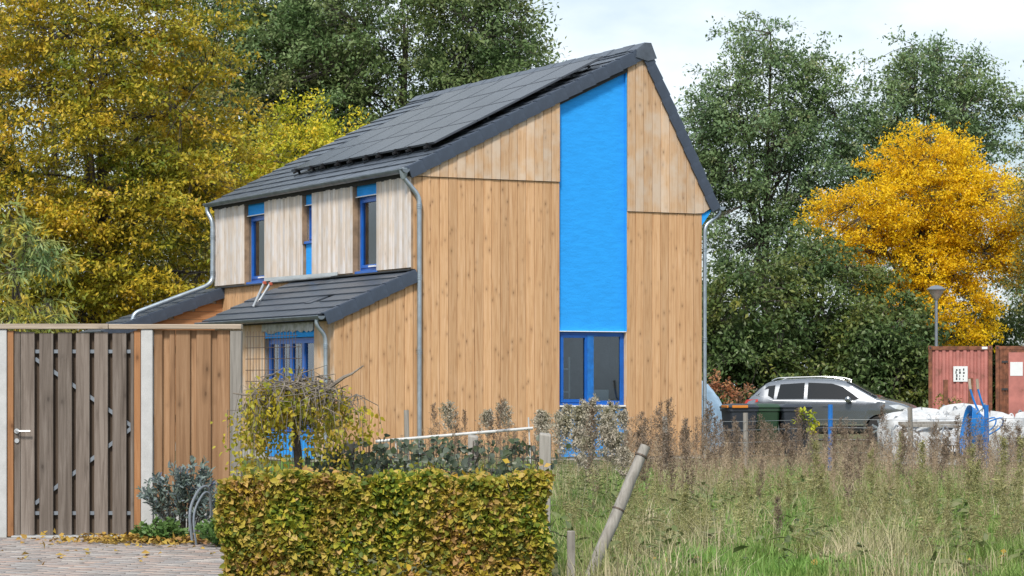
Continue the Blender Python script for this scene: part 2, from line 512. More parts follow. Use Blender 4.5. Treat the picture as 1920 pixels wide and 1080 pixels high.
# --- wall shells
w = MB()
zr = lambda a: roof_z(a) - 0.30 if a < 4.98 else roof_z(a) - 0.62
w.prism([(0, 0), (3.08, 0), (3.08, zr(3.08)), (0, zr(0))], GA, 0.0, 0.2)
w.prism([(3.08, 0), (4.57, 0), (4.57, 1.05), (3.08, 1.05)], GA, 0.07, 0.2)
w.prism([(3.08, 2.48), (4.57, 2.48), (4.57, zr(4.57)), (3.08, zr(3.08))], GA, 0.07, 0.2)
w.prism([(4.57, 0), (6.29, 0), (6.29, 5.0), (4.9, zr(4.9)), (4.57, zr(4.57))], GA, 0.0, 0.2)
wall = w.build('wall', M['wall'], house)
w = MB()
WIN = [(7.35, 8.47, 3.68, 5.11), (4.74, 5.22, 4.40, 5.14), (1.53, 2.63, 3.68, 5.14)]
def shell(mb, cols, lo, hi, a0, a1):
    """A facade wall with openings: cols = (b0, b1, z0, z1) holes sorted by b."""
    b = lo[0]
    for (b0, b1, z0, z1) in sorted(cols):
        mb.box(a0, a1, b, b0, lo[1], hi[1])
        mb.box(a0, a1, b0, b1, lo[1], z0); mb.box(a0, a1, b0, b1, z1, hi[1])
        b = b1
    mb.box(a0, a1, b, hi[0], lo[1], hi[1])
shell(w, WIN, (0.2, 0.0), (HL - 0.2, 5.42), 0.0, 0.2)
fwall = w.build('facade_wall', M['wall'], house)
w = MB()
w.box(6.09, 6.29, 0.2, HL - 0.2, 0, 4.9)
w.prism([(0, 0), (6.29, 0), (6.29, 4.9), (4.98, 7.4), (0, 5.2)], GA, HL - 0.2, HL)
w.build('rear_wall', M['wall'], house)
w = MB(); w.box(0.2, 6.09, 0.2, HL - 0.2, 0.0, 0.12); w.box(0.2, 6.09, 0.2, HL - 0.2, 2.7, 2.9); w.box(0.3, 6.0, 3.2, 3.3, 0.12, 2.7); w.box(1.9, 1.98, 0.25, HL - 0.3, 2.9, 5.3)
w.build('inner_floor', M['interior'], house)

# --- gable boards, one by one
random.seed(3)
def boards_a(parent, a0, a1, n, zb, zt, b, mat, th=0.026):
    st = (a1 - a0) / n
    for i in range(n):
        x0, x1 = a0 + i * st + 0.0035, a0 + (i + 1) * st - 0.0035
        e = random.uniform(-0.004, 0.004)
        plank(parent, 'plank', (x0, b), (x1, b), (0, -1), th + e * 0.8, (zb(x0), zb(x1)), (zt(x0), zt(x1)), mat)
cut = lambda a: roof_z(a) - 0.13 if a < 4.98 else roof_z(a) - 0.26
boards_a(wall, -0.03, 3.08, 17, lambda a: 0.06, lambda a: 5.36, -0.001, M['plank'])
boards_a(wall, -0.05, 3.075, 17, lambda a: 5.37, cut, -0.03, M['plank_pale'])
boards_a(wall, 4.575, 6.29, 9, lambda a: 0.06, lambda a: 4.84, -0.001, M['plank'])
boards_a(wall, 4.575, 4.94, 2, lambda a: 4.85, cut, -0.03, M['plank_pale'])
boards_a(wall, 4.94, 6.50, 8, lambda a: 4.85 + max(0, a - 6.28) * 0.62, cut, -0.03, M['plank_pale'])
MB().box(-0.05, 3.075, -0.024, -0.001, 5.362, 5.368).box(4.575, 6.29, -0.024, -0.001, 4.842, 4.848).build('flashing', M['blackmetal'], wall)
MB().prism([(6.29, 4.62), (6.56, 4.98), (6.29, 4.84)], GA, -0.02, HL).build('soffit', M['stucco'], house)

# --- blue strip
s = MB()
s.prism([(3.082, 2.50), (4.553, 2.50), (4.553, cut(4.553)), (3.082, cut(3.082))], GA, 0.045, 0.068)
blue = s.build('blue_panel', M['stucco'], house)
MB().prism([(3.082, 0.06), (4.553, 0.06), (4.553, 0.98), (3.082, 0.98)], GA, 0.045, 0.068).build('blue_panel', M['stucco'], house)
MB().box(4.555, 4.573, -0.02, 0.07, 2.50, cut(4.56)).build('blue_return', M['stucco'], blue)
MB().box(3.083, 4.56, -0.03, 0.05, 2.484, 2.498).build('drip_edge', M['white'], blue)
MB().box(4.555, 4.573, -0.02, 0.12, 1.0, 2.48).build('reveal_board', M['plank_pale'], wall)

def window(name, ax, u0, u1, z0, z1, d, leaves, label=None, fr=0.055, outward=-1):
    """Window in the gable (ax 'g', u = a, d = depth b) or the facade (ax 'f', u = b, d = depth a)."""
    F = GA if ax == 'g' else FA
    def rect(mb, p0, p1, q0, q1, lo, hi):
        mb.prism([(p0, q0), (p1, q0), (p1, q1), (p0, q1)], F, lo, hi)
    f = MB()
    rect(f, u0, u0 + fr, z0, z1, d, d + 0.07); rect(f, u1 - fr, u1, z0, z1, d, d + 0.07)
    rect(f, u0 + fr, u1 - fr, z0, z0 + fr, d, d + 0.07); rect(f, u0 + fr, u1 - fr, z1 - fr, z1, d, d + 0.07)
    wo = f.build(name, M['blueframe'], house, bevel=0.004)
    if label: wo['label'] = label
    n = len(leaves)
    for (k0, k1, sash) in leaves:
        p0 = u0 + fr + (u1 - u0 - 2 * fr) * k0; p1 = u0 + fr + (u1 - u0 - 2 * fr) * k1
        s_ = MB(); t = 0.06 if sash else 0.03; e = 0.018 if sash else 0.0
        rect(s_, p0, p0 + t, z0 + fr, z1 - fr, d - e, d + 0.05); rect(s_, p1 - t, p1, z0 + fr, z1 - fr, d - e, d + 0.05)
        rect(s_, p0 + t, p1 - t, z0 + fr, z0 + fr + t, d - e, d + 0.05); rect(s_, p0 + t, p1 - t, z1 - fr - t, z1 - fr, d - e, d + 0.05)
        s_.build('sash', M['blueframe'], wo, bevel=0.004)
        g_ = MB(); rect(g_, p0 + t - 0.005, p1 - t + 0.005, z0 + fr + t - 0.005, z1 - fr - t + 0.005, d + 0.022, d + 0.03)
        g_.build('pane', M['glass'], wo)
    return wo
gw = window('window', 'g', 3.085, 4.553, 1.06, 2.482, 0.06, [(0, 0.44, True), (0.44, 0.50, False), (0.50, 1, False)], 'wide blue ground-floor window in the gable')
MB().box(3.085, 4.553, -0.02, 0.06, 1.03, 1.058).build('sill', M['white'], gw)
MB().box(3.72, 3.86, 0.03, 0.06, 1.12, 2.42).build('mullion', M['bluepost'], gw)
# a few things behind the pane
t = thing('shelf_rack', 'pale metal rack inside the room behind the gable window', 'rack', house.matrix_world @ Vector((0, 0, 0)))
t.location = Vector((-1.83, 48, 0)); t.rotation_euler = (0, 0, 0.475)
for (a_, b_) in ((3.2, 0.42), (3.52, 0.42)):
    MB().box(a_, a_ + 0.03, b_, b_ + 0.03, 0.12, 2.0).build('upright', M['white'], t)
for z_ in (0.7, 1.3, 1.75):
    MB().box(3.231, 3.519, 0.42, 0.7, z_, z_ + 0.03).build('shelf', M['white'], t)
t = thing('cardboard_box', 'white box standing behind the right pane of gable window', 'box', (-1.83, 48, 0), 0.475)
MB().box(3.98, 4.36, 0.32, 0.6, 0.121, 1.36).build('carton', M['white'], t, bevel=0.01)

for i, (b0, b1, z0, z1) in enumerate(WIN):
    nm = ['tall narrow upstairs window farthest along the facade', 'small slit window in the middle of the facade', 'tall upstairs window nearest the corner'][i]
    lv = [(0, 1, True)] if i == 1 else [(0, 1, True)]
    wo = window('window', 'f', b0 + 0.01, b1 - 0.01, z0, z1, 0.045, lv, nm, fr=0.06 if i != 1 else 0.045)
    MB().box(-0.07, 0.05, b0 + 0.01, b1 - 0.01, z0 - 0.05, z0 - 0.003).build('sill', M['blueframe'], wo)
    MB().box(-0.02, 0.0, b0 + 0.005, b1 - 0.005, z1 + 0.003, 5.47).build('blue_panel', M['stucco'], house)
    MB().box(-0.05, -0.021, b0 + 0.005, b1 - 0.005, z1 - 0.012, z1 + 0.006).build('drip_edge', M['white'], wo)
    if i == 1:
        MB().box(-0.02, 0.0, b0 + 0.005, b1 - 0.005, 3.66, z0 - 0.052).build('blue_panel', M['stucco'], house)
    else:
        MB().box(-0.022, 0.015, b0 + 0.25, b0 + 0.55, z0 + 0.065, z0 + 0.095).build('sticker', M['white'], wo)
    MB().box(-0.10, 0.044, b1, b1 + 0.02, z0 - 0.05, 5.45).build('reveal_board', M['reveal'], fwall)

# --- projecting clad boxes of the facade: narrow boards, joined per panel
def slats_b(name, parent, b0, b1, z0, z1, a, mat, step, kind='stuff', th=0.03):
    n = max(1, round((b1 - b0) / step)); st = (b1 - b0) / n
    mb = MB()
    for i in range(n):
        y0, y1 = b0 + i * st + 0.003, b0 + (i + 1) * st - 0.003
        plank(mb, '', (a, y0), (a, y1), (-1, 0), th + random.uniform(-0.004, 0.004), (z0, z0), (z1, z1), None, ch=0.005)
    o = mb.build(name, mat, parent)
    return tag(o, kind=kind)
for (b0, b1) in ((8.50, 10.30), (5.24, 7.33), (2.66, 4.72), (-0.02, 1.51)):
    MB().box(-0.075, -0.001, b0 + 0.006, b1 - 0.006, 3.63, 5.47).build('panel_backing', M['reveal'], fwall)
    slats_b('cladding_panel', fwall, b0, b1, 3.655, 5.50, -0.076, M['slat'], 0.118)
MB().box(-0.11, 0.0, -0.03, 10.3, 3.60, 3.628).build('flashing', M['blackmetal'], fwall)
st = 3.9 / 22
for i in range(22):
    y0 = 6.2 + i * st
    plank(fwall, 'plank', (-0.001, y0 + 0.002), (-0.001, y0 + st - 0.002), (-1, 0), 0.024, (0.2, 0.2), (3.595, 3.595), M['plank'])

# --- main roof
rf = MB()
off = 0.075
rf.prism([(-0.14, roof_z(-0.14) - 0.10), (4.98, 8.12 - 0.10), (6.62, roof_z(6.62) - 0.13), (6.55, 4.93), (4.95, 7.75), (-0.10, 5.34)], GA, -0.04, HL + 0.06)
roof = rf.build('roof', M['deck'], house)
def tile_field(mb, p0, dirv, nrm, length, b0, b1, course=0.343, tw=0.30, lift=0.03, th=0.022, seed=1, skip=()):
    """Courses of flat interlocking tiles, lower edges lapping over the course below."""
    rr = random.Random(seed)
    n = int(round(length / course)); c = length / n
    for i in range(n):
        k = int(round((b1 - b0) / tw)); wdt = (b1 - b0) / k
        for j in range(k):
            s0, s1 = i * c - 0.02, (i + 1) * c + 0.03
            y0, y1 = b0 + j * wdt + 0.0015, b0 + (j + 1) * wdt - 0.0015
            e = rr.uniform(-0.002, 0.004)
            def pt(s_, h_):
                return (p0[0] + dirv[0] * s_ + nrm[0] * h_, p0[1] + dirv[1] * s_ + nrm[1] * h_)
            q = [pt(s0, lift + e), pt(s1, 0.004 + e), pt(s1, 0.004 - th + e), pt(s0, lift - th + e)]
            mb.prism(q, GA, y0, y1)
lenL = math.hypot(5.148, 2.585); dL = (5.148 / lenL, 2.585 / lenL); nL = (-dL[1], dL[0])
mb = MB(); tile_field(mb, (-0.168, 5.505), dL, nL, lenL, 0.02, HL + 0.08)
tag(mb.build('roof_tiles', M['tile'], roof), kind='stuff')
lenR = math.hypot(1.656, 3.104); dR = (-1.656 / lenR, 3.104 / lenR); nR = (-dR[1], dR[0]); nR = (3.104 / lenR, 1.656 / lenR)
mb = MB(); tile_field(mb, (6.637, 4.99), dR, nR, lenR, 0.02, HL + 0.08, seed=2)
tag(mb.build('roof_tiles', M['tile'], roof), kind='stuff')
def verge_mesh(side, L=0.345, drop=0.205):
    m_ = MB()
    m_.box(-0.012, L, -0.115, -0.09, -drop, 0.02)       # flange on the gable
    m_.box(-0.012, L, -0.0899, 0.05, 0.002, 0.03)        # lap onto the roof
    me = m_.mesh('verge_tile', M['tileverge'])
    return me
vm = verge_mesh(0)
def verge_run(parent, p0, dirv, nrm, length, drop_rot, b=0.0, n=None):
    n = n or int(round(length / 0.343)); c = length / n
    ang = math.atan2(dirv[1], dirv[0])
    for i in range(n):
        o = link('verge_tile', vm, parent)
        h = 0.012
        x, z = p0[0] + dirv[0] * i * c + nrm[0] * h, p0[1] + dirv[1] * i * c + nrm[1] * h
        o.location = (x, b, z)
        o.rotation_euler = (0, -(ang + 0.0) + 0.05, 0)
        o.scale = (c / 0.345 * 0.96, 1, 1)
verge_run(roof, (-0.168, 5.505), dL, nL, lenL, 1)
# the steep side: mirrored so that its flange also hangs inward
vm2 = MB(); vm2.box(-0.012, 0.345, -0.115, -0.09, -0.20, 0.02); vm2.box(-0.012, 0.345, -0.0899, 0.05, 0.002, 0.03)
vm2 = vm2.mesh('verge_tile', M['tileverge'])
n_ = 10
for i in range(n_):
    o = link('verge_tile', vm2, roof)
    c = lenR / n_
    # run from the eave up to the ridge; local x = up the slope, local z must point outward
    o.location = (6.637 + dR[0] * i * c + nR[0] * 0.012, 0.0, 4.99 + dR[1] * i * c + nR[1] * 0.012)
    X_ = Vector((dR[0], 0, dR[1])); Z_ = Vector((nR[0], 0, nR[1])); tl = 0.055
    X2 = (X_ * math.cos(tl) + Z_ * -math.sin(tl)); Z2 = (Z_ * math.cos(tl) + X_ * math.sin(tl)); Y2 = Z2.cross(X2)
    # keep the flange on the gable side: Y2 points away from the gable, mirror the mesh
    mt = Matrix((( X2.x, -Y2.x, Z2.x), (X2.y, -Y2.y, Z2.y), (X2.z, -Y2.z, Z2.z))) if Y2.y < 0 else Matrix(((X2.x, Y2.x, Z2.x), (X2.y, Y2.y, Z2.y), (X2.z, Y2.z, Z2.z)))
    o.matrix_local = Matrix.Translation(o.location) @ mt.to_4x4() @ Matrix.Diagonal((c / 0.345 * 0.96, 1, 1, 1))
# ridge caps
def ridge_cap(y0, y1, e):
    return MB().prism([(4.74, 8.02 + e), (4.93, 8.165 + e), (5.06, 8.165 + e), (5.155, 7.93 + e), (5.12, 7.90 + e), (5.03, 8.12 + e), (4.94, 8.12 + e), (4.76, 7.98 + e)], GA, y0, y1)
k = 26
for i in range(k):
    y0 = -0.10 + i * (HL + 0.2) / k
    ridge_cap(y0, y0 + (HL + 0.2) / k + 0.03, 0.008 * (i % 2)).build('ridge_tile', M['tile'], roof)
MB().prism([(4.72, 7.86), (4.74, 8.02), (4.93, 8.16), (5.06, 8.16), (5.19, 7.86), (4.98, 7.80)], GA, -0.135, -0.10).build('ridge_end', M['tile'], roof)

# --- gutters and downpipes
def gutter(name, a, z, b0, b1, r, parent, mat, step=0.62):
    prof = [(a + r * math.cos(t), z + r * math.sin(t)) for t in [math.pi + math.pi * i / 10 for i in range(11)]]
    inner = [(a + (r - 0.006) * math.cos(t), z + (r - 0.006) * math.sin(t)) for t in [math.pi + math.pi * i / 10 for i in range(11)]][::-1]
    gm = MB().prism(prof + inner, GA, b0, b1)
    gm.prism(prof, GA, b0 - 0.004, b0); gm.prism(prof, GA, b1, b1 + 0.004)
    gm.tube([(a - r, b0, z), (a - r, b1, z)], 0.011, 6)
    go = gm.build(name, mat, parent, smooth=True)
    b = b0 + 0.25
    while b < b1:
        br = [(a + (r + 0.006) * math.cos(t), b, z + (r + 0.006) * math.sin(t)) for t in [math.pi + math.pi * i / 8 for i in range(9)]]
        bm_ = MB()
        for p, q in zip(br[:-1], br[1:]):
            bm_.hexa([(p[0], b - 0.012, p[2]), (q[0], b - 0.012, q[2]), (q[0], b + 0.012, q[2]), (p[0], b + 0.012, p[2])],
                     [(p[0] * 0.995 + a * 0.005, b - 0.012, p[2] + 0.004), (q[0] * 0.995 + a * 0.005, b - 0.012, q[2] + 0.004), (q[0] * 0.995 + a * 0.005, b + 0.012, q[2] + 0.004), (p[0] * 0.995 + a * 0.005, b + 0.012, p[2] + 0.004)])
        bm_.build('bracket', mat, go)
        b += step
    return go
def arc(pts, n=5):
    """Round the corners of a pipe path."""
    pts = [Vector(p) for p in pts]; out = [pts[0]]
    for i in range(1, len(pts) - 1):
        p, c, q = pts[i - 1], pts[i], pts[i + 1]
        a = c + (p - c).normalized() * min(0.13, (p - c).length * 0.45); b = c + (q - c).normalized() * min(0.13, (q - c).length * 0.45)
        for k in range(n + 1):
            t = k / n
            out.append(a * (1 - t) ** 2 + c * 2 * t * (1 - t) + b * t * t)
    return out + [pts[-1]]
def pipe(parent, pts, r=0.04, collars=()):
    p = MB().tube(arc(pts), r, 12).build('downpipe', M['zinc'], parent, smooth=True)
    for c in collars:
        m_ = MB()
        for dz in (-0.035, 0.0, 0.035):
            m_.lathe([(r + 0.002, dz - 0.010), (r + 0.010, dz - 0.008), (r + 0.010, dz + 0.008), (r + 0.002, dz + 0.010)], c, 12)
        m_.build('collar', M['zinc'], p, smooth=True)
    return p
gutter('gutter', -0.245, 5.485, -0.16, HL + 0.12, 0.075, house, M['zincdark'])
pipe(house, [(-0.24, -0.03, 5.43), (-0.24, -0.04, 5.33), (0.055, -0.10, 4.98), (0.055, -0.10, 0.0)], 0.045, [(0.055, -0.10, 4.80), (0.055, -0.10, 3.47), (0.055, -0.10, 2.08)])
MB().lathe([(0.05, 5.30), (0.075, 5.40), (0.085, 5.49), (0.085, 5.51)], (-0.24, -0.04, 0), 12).build('gutter_outlet', M['zinc'], house, smooth=True)
gutter('gutter', 6.72, 5.0, -0.10, HL + 0.1, 0.07, house, M['zinc'])
pipe(house, [(6.72, 0.02, 4.95), (6.72, 0.02, 4.85), (6.38, 0.02, 4.62), (6.38, 0.02, 0.0)], 0.038, [(6.38, 0.02, 4.15), (6.38, 0.02, 2.35), (6.38, 0.02, 1.2)])

# --- near lean-to
EX = -1.62
e = MB()
e.prism([(EX, 0), (0, 0), (0, 3.46), (EX, 2.70)], GA, 0.0, 0.15)
ew = e.build('extension_wall', M['wall'], house)
e = MB(); shell(e, [(0.96, 3.46, 0.45, 2.62)], (0.15, 0.0), (6.2, 2.72), EX, EX + 0.15)
e.prism([(EX + 0.15, 0), (0, 0), (0, 3.42), (EX + 0.15, 2.72)], GA, 6.05, 6.2); e.box(EX + 0.16, -0.03, 0.16, 6.0, 0.0, 0.1)
ef = e.build('extension_front_wall', M['wall'], house)
exz = lambda a: 3.60 + (a) * 0.455
boards_a(ew, EX - 0.02, -0.035, 9, lambda a: 0.06, lambda a: exz(a) - 0.10, -0.001, M['plank'])
def boards_b(parent, b0, b1, n, z0, z1, a, mat):
    st_ = (b1 - b0) / n
    for i in range(n):
        plank(parent, 'plank', (a, b0 + i * st_ + 0.002), (a, b0 + (i + 1) * st_ - 0.002), (-1, 0), 0.024 + random.uniform(-0.003, 0.003), (z0, z0), (z1, z1), mat)
boards_b(ef, -0.02, 0.94, 6, 0.2, 2.72, EX - 0.001, M['plank_pale'])
boards_b(ef, 3.48, 6.2, 16, 0.2, 2.72, EX - 0.001, M['plank_pale'])
MB().box(EX - 0.02, EX + 0.10, 3.46, 3.479, 0.45, 2.62).build('reveal_board', M['plank'], ef)
xw = window('window', 'f', 0.98, 3.44, 0.55, 2.36, EX + 0.07, [(0, 0.26, True), (0.26, 0.52, True), (0.52, 0.76, True), (0.76, 1, True)], 'blue four-part window of the lean-to behind the wire panel')
MB().box(EX - 0.012, EX + 0.012, 0.965, 3.455, 2.362, 2.56).build('blue_panel', M['stucco'], ef)
MB().box(EX - 0.012, EX + 0.012, 0.965, 3.455, 0.06, 0.53).build('blue_panel', M['stucco'], ef)
def foil():
    rr = random.Random(4); mb_ = MB(); n = 24
    vs = []
    for i in range(n + 1):
        b_ = 0.93 + 2.6 * i / n
        vs.append((EX - 0.04 - rr.uniform(0, 0.03), b_, 2.70)); vs.append((EX - 0.035 - rr.uniform(0, 0.05), b_, 2.60)); vs.append((EX - 0.03 - rr.uniform(0, 0.03), b_, 2.50 - rr.uniform(0, 0.06)))
    fs = []
    for i in range(n):
        for j in (0, 1):
            fs.append((i * 3 + j, i * 3 + j + 1, (i + 1) * 3 + j + 1, (i + 1) * 3 + j))
    o = mb_.add(vs, fs).build('membrane_strip', M['foil'], ef)
    md = o.modifiers.new('s', 'SOLIDIFY'); md.thickness = 0.004
foil()
er = MB().prism([(-1.80, exz(-1.80) - 0.05), (0, 3.55), (0, 3.44), (-1.76, exz(-1.80) - 0.15)], GA, -0.03, 6.3).build('extension_roof', M['deck'], house)
lenE = math.hypot(1.86, 1.86 * 0.455); dE = (1.86 / lenE, 1.86 * 0.455 / lenE); nE = (-dE[1], dE[0])
angE = math.atan2(dE[1], dE[0])
tm = MB()
tm.hexa([(-0.02, 0.0015, 0.008), (0.38, 0.0015, -0.018), (0.38, 0.3135, -0.018), (-0.02, 0.3135, 0.008)], [(-0.02, 0.0015, 0.032), (0.38, 0.0015, 0.004), (0.38, 0.3135, 0.004), (-0.02, 0.3135, 0.032)])
tm = tm.mesh('tile', M['tile'])
NC, NT = 6, 20
rr = random.Random(8)
for i in range(NC):
    for j in range(NT):
        if (i, j) == (2, 5) or (i, j) == (5, 19):
            continue
        o = link('tile', tm, er)
        c = lenE / NC; s_ = i * c
        if (i, j) == (2, 6): s_ -= 0.05
        o.location = (-1.86 + dE[0] * s_ - nE[0] * 0.0, 0.0 + j * 0.315, exz(-1.86) - 0.005 + dE[1] * s_)
        o.rotation_euler = (rr.uniform(-0.004, 0.004), -angE + rr.uniform(-0.004, 0.006), rr.uniform(-0.004, 0.004))
        o.scale = (c / 0.35, 1, 1)
verge_run(er, (-1.86, exz(-1.86) - 0.005), dE, nE, lenE, 1, n=6)
gutter('gutter', -1.93, exz(-1.86) - 0.03, -0.10, 6.42, 0.07, house, M['zincdark'], step=0.5)
pipe(house, [(-1.93, 0.12, 2.66), (-1.93, 0.12, 2.55), (-1.76, 0.10, 2.36), (-1.76, 0.10, 0.0)], 0.04, [(-1.76, 0.10, 2.17)])

# --- far lean-to
f_ = MB(); f_.prism([(-2.5, 0), (0, 0), (0, 3.48), (-2.5, 2.60)], GA, 10.05, 10.2); f_.box(-2.5, -2.35, 10.2, 11.5, 0, 2.55)
fe = f_.build('extension_wall', M['wall'], house)
for i in range(18):
    z0 = 0.2 + i * 0.18
    amin = -2.5 if z0 + 0.18 < 2.6 else -2.5 + (z0 + 0.18 - 2.6) / 0.36
    if amin > -0.1: break
    MB().prism([(amin, z0 + 0.003), (0.0, z0 + 0.003), (0.0, z0 + 0.177), (amin, z0 + 0.177)], GA, 10.025, 10.049).build('plank', M['brickboard'], fe, bevel=0.004)
fr_ = MB().prism([(-2.75, 2.58), (0, 3.57), (0, 3.46), (-2.72, 2.48)], GA, 10.0, 11.6).build('extension_roof', M['deck'], house)
lenF = math.hypot(2.8, 1.01); dF = (2.8 / lenF, 1.01 / lenF); nF = (-dF[1], dF[0])
mb = MB(); tile_field(mb, (-2.8, 2.60), dF, nF, lenF, 10.03, 11.6, course=0.35, seed=5, tw=0.32)
tag(mb.build('roof_tiles', M['tile'], fr_), kind='stuff')
verge_run(fr_, (-2.8, 2.60), dF, nF, lenF, 1, b=10.0, n=8)
pipe(house, [(-0.245, 10.38, 5.42), (-0.245, 10.38, 5.3), (-0.17, 10.25, 5.1), (-0.17, 10.25, 3.80), (-0.30, 10.22, 3.66), (-2.0, 10.22, 3.03), (-2.05, 10.22, 2.85)], 0.05, [(-0.17, 10.25, 4.75), (-0.17, 10.25, 3.95)])

# --- solar array on the main slope
sol = thing('solar_array', 'black solar panels in four rows on the long dark roof slope', 'solar panels', (-1.83, 48.0, 0), 0.475)
def rp(s_, b_, h_):
    return (-0.168 + dL[0] * s_ + nL[0] * h_, b_, 5.505 + dL[1] * s_ + nL[1] * h_)
def slab(mb, s0, s1, b0, b1, h0, h1):
    mb.hexa([rp(s0, b0, h0), rp(s1, b0, h0), rp(s1, b1, h0), rp(s0, b1, h0)], [rp(s0, b0, h1), rp(s1, b0, h1), rp(s1, b1, h1), rp(s0, b1, h1)])
S0, B0, PW, PH = 0.92, 0.36, 1.43, 1.03
for i in range(4):
    for j in range(5):
        s0, b0 = S0 + i * PH, B0 + j * PW
        m_ = MB()
        f1 = 0.014
        for (x0, x1, y0, y1) in ((0, f1, 0, PW - 0.012), (PH - 0.012 - f1, PH - 0.012, 0, PW - 0.012), (f1, PH - 0.012 - f1, 0, f1), (f1, PH - 0.012 - f1, PW - 0.012 - f1, PW - 0.012)):
            slab(m_, s0 + x0, s0 + x1, b0 + y0, b0 + y1, 0.135, 0.172)
        po = m_.build('panel_frame', M['panelframe'], sol)
        m_ = MB(); slab(m_, s0 + f1, s0 + PH - 0.012 - f1, b0 + f1, b0 + PW - 0.012 - f1, 0.14, 0.169)
        m_.build('cell_sheet', M['panel'], po)
for j in range(5):
    for q in (0.3, 1.1):
        m_ = MB(); b0 = B0 + j * PW + q
        slab(m_, S0 - 0.10, S0 + 4 * PH + 0.03, b0, b0 + 0.04, 0.092, 0.132)
        m_.build('rail', M['blackmetal'], sol)
        for s_ in (S0 + 0.02, S0 + 1.4, S0 + 2.8, S0 + 3.9):
            m_ = MB(); slab(m_, s_, s_ + 0.05, b0 + 0.045, b0 + 0.075, 0.03, 0.13); slab(m_, s_ - 0.12, s_ + 0.05, b0 + 0.042, b0 + 0.078, 0.031, 0.042)
            m_.build('roof_hook', M['blackmetal'], sol)
        m_ = MB(); slab(m_, S0 - 0.03, S0 + 0.0, b0 - 0.005, b0 + 0.045, 0.133, 0.18); m_.build('clamp', M['blackmetal'], sol)

# --- ladder lying on the lean-to roof
lad = thing('roof_ladder', 'aluminium ladder with red joints propped level on the lean-to roof', 'ladder', (-1.83, 48.0, 0), 0.475)
ra = lambda a: exz(a) + 0.035
L0, L1 = Vector((-1.12, 4.75, 3.58)), Vector((-0.16, 3.25, 3.66))       # the level stile pair runs from the legs up to the roof
ld = (L1 - L0).normalized(); lx = Vector((0.30, 0.42, 0.0))
for k in range(2):
    A, B = L0 + lx * k, L1 + lx * k * 0.6
    q = Vector((0, 0, 0.032)); w_ = ld.cross(Vector((0, 0, 1))).normalized() * 0.016
    MB().hexa([A - q - w_, B - q - w_, B - q + w_, A - q + w_], [A + q - w_, B + q - w_, B + q + w_, A + q + w_]).build('stile', M['alu'], lad)
    MB().box(A.x - 0.035, A.x + 0.035, A.y - 0.035, A.y + 0.035, A.z - 0.10, A.z - 0.033).build('hinge', M['redplastic'], lad, bevel=0.012)
    F = Vector((A.x - 0.20, A.y + 0.10, ra(A.x - 0.20)))
    MB().tube([F, A + Vector((0, 0, -0.05))], 0.028, 8).build('leg', M['alu'], lad)
for k in range(5):
    t_ = 0.12 + 0.2 * k
    MB().tube([L0.lerp(L1, t_), (L0 + lx).lerp(L1 + lx * 0.6, t_)], 0.013, 6).build('rung', M['alu'], lad)
F0 = Vector((L0.x - 0.20, L0.y + 0.10, ra(L0.x - 0.20) + 0.03)); F1 = Vector((L0.x + 0.10, L0.y + 0.52, ra(L0.x + 0.10) + 0.03))
MB().tube([F0, F1], 0.018, 6).build('foot_bar', M['alu'], lad)
# ------------------------------------------------------------------ garden fence with gate (stands at y = 24.2, 198.3 px per metre)
FY = 24.2
fx = lambda px: (px - 960) / 198.3
fz = lambda py: 1.45 - (py - 722) / 198.3
def vbox(px0, px1, z0, z1, y0, y1):
    return MB().box(fx(px0), fx(px1), y0, y1, z0, z1)

for k, (p0, p1) in enumerate(((-9, 15), (266, 288))):
    o = MB().box(fx(p0), fx(p1), FY - 0.06, FY + 0.06, 0.0, 1.975).build('concrete_post', M['concrete'], bevel=0.008)
    tag(o, ['pale concrete fence post at the latch side of the gate', 'pale concrete fence post between gate and brown fence panel'][k], 'fence post', 'concrete fence posts')
o = MB().box(fx(-9), fx(205), FY - 0.075, FY + 0.075, 1.978, 2.028).build('top_rail', M['rail'], bevel=0.006)
tag(o, 'long pale timber rail capping the fence above the gate', 'fence rail', 'timber cap rails')
o = MB().box(fx(206), fx(454), FY - 0.075, FY + 0.075, 1.978, 2.024).build('top_rail', M['rail'], bevel=0.006)
tag(o, 'pale timber rail capping the fence above the brown panel', 'fence rail', 'timber cap rails')
o = MB().box(fx(26), fx(270), FY - 0.12, FY + 0.10, 0.005, 0.03).build('threshold_slab', M['concrete'])
tag(o, 'narrow concrete threshold slab under the garden gate', 'threshold')

gate = thing('garden_gate', 'grey weathered board gate with steel brace and lever handle', 'gate', (0, 0, 0))
for p0, p1 in ((16, 27), (253, 265)):
    vbox(p0, p1, 0.02, 1.965, FY - 0.045, FY + 0.05).build('jamb', M['jamb'], gate, bevel=0.004)
ZB, ZT = 0.035, 1.955
for p0, p1, zt in ((28.5, 39.5, 1.955), (40.3, 66, 1.95), (75, 101, 1.94), (110, 136, 1.948), (143.5, 169, 1.942), (178, 203.5, 1.95), (212, 238, 1.943), (246, 252, 1.95)):
    X0, X1 = fx(p0), fx(p1)
    plank(gate, 'board', (X0, FY - 0.012), (X1, FY - 0.012), (0, -1), 0.022, (ZB, ZB), (zt, zt), M['gateboard'], ch=0.003)
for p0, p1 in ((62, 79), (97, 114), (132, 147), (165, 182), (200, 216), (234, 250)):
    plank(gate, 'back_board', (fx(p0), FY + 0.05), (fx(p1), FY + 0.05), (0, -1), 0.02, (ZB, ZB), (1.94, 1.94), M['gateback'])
for z_ in (1.768, 0.24):
    MB().box(fx(40), fx(250), FY - 0.008, FY + 0.022, z_ - 0.017, z_ + 0.017).build('steel_rail', M['galv'], gate)
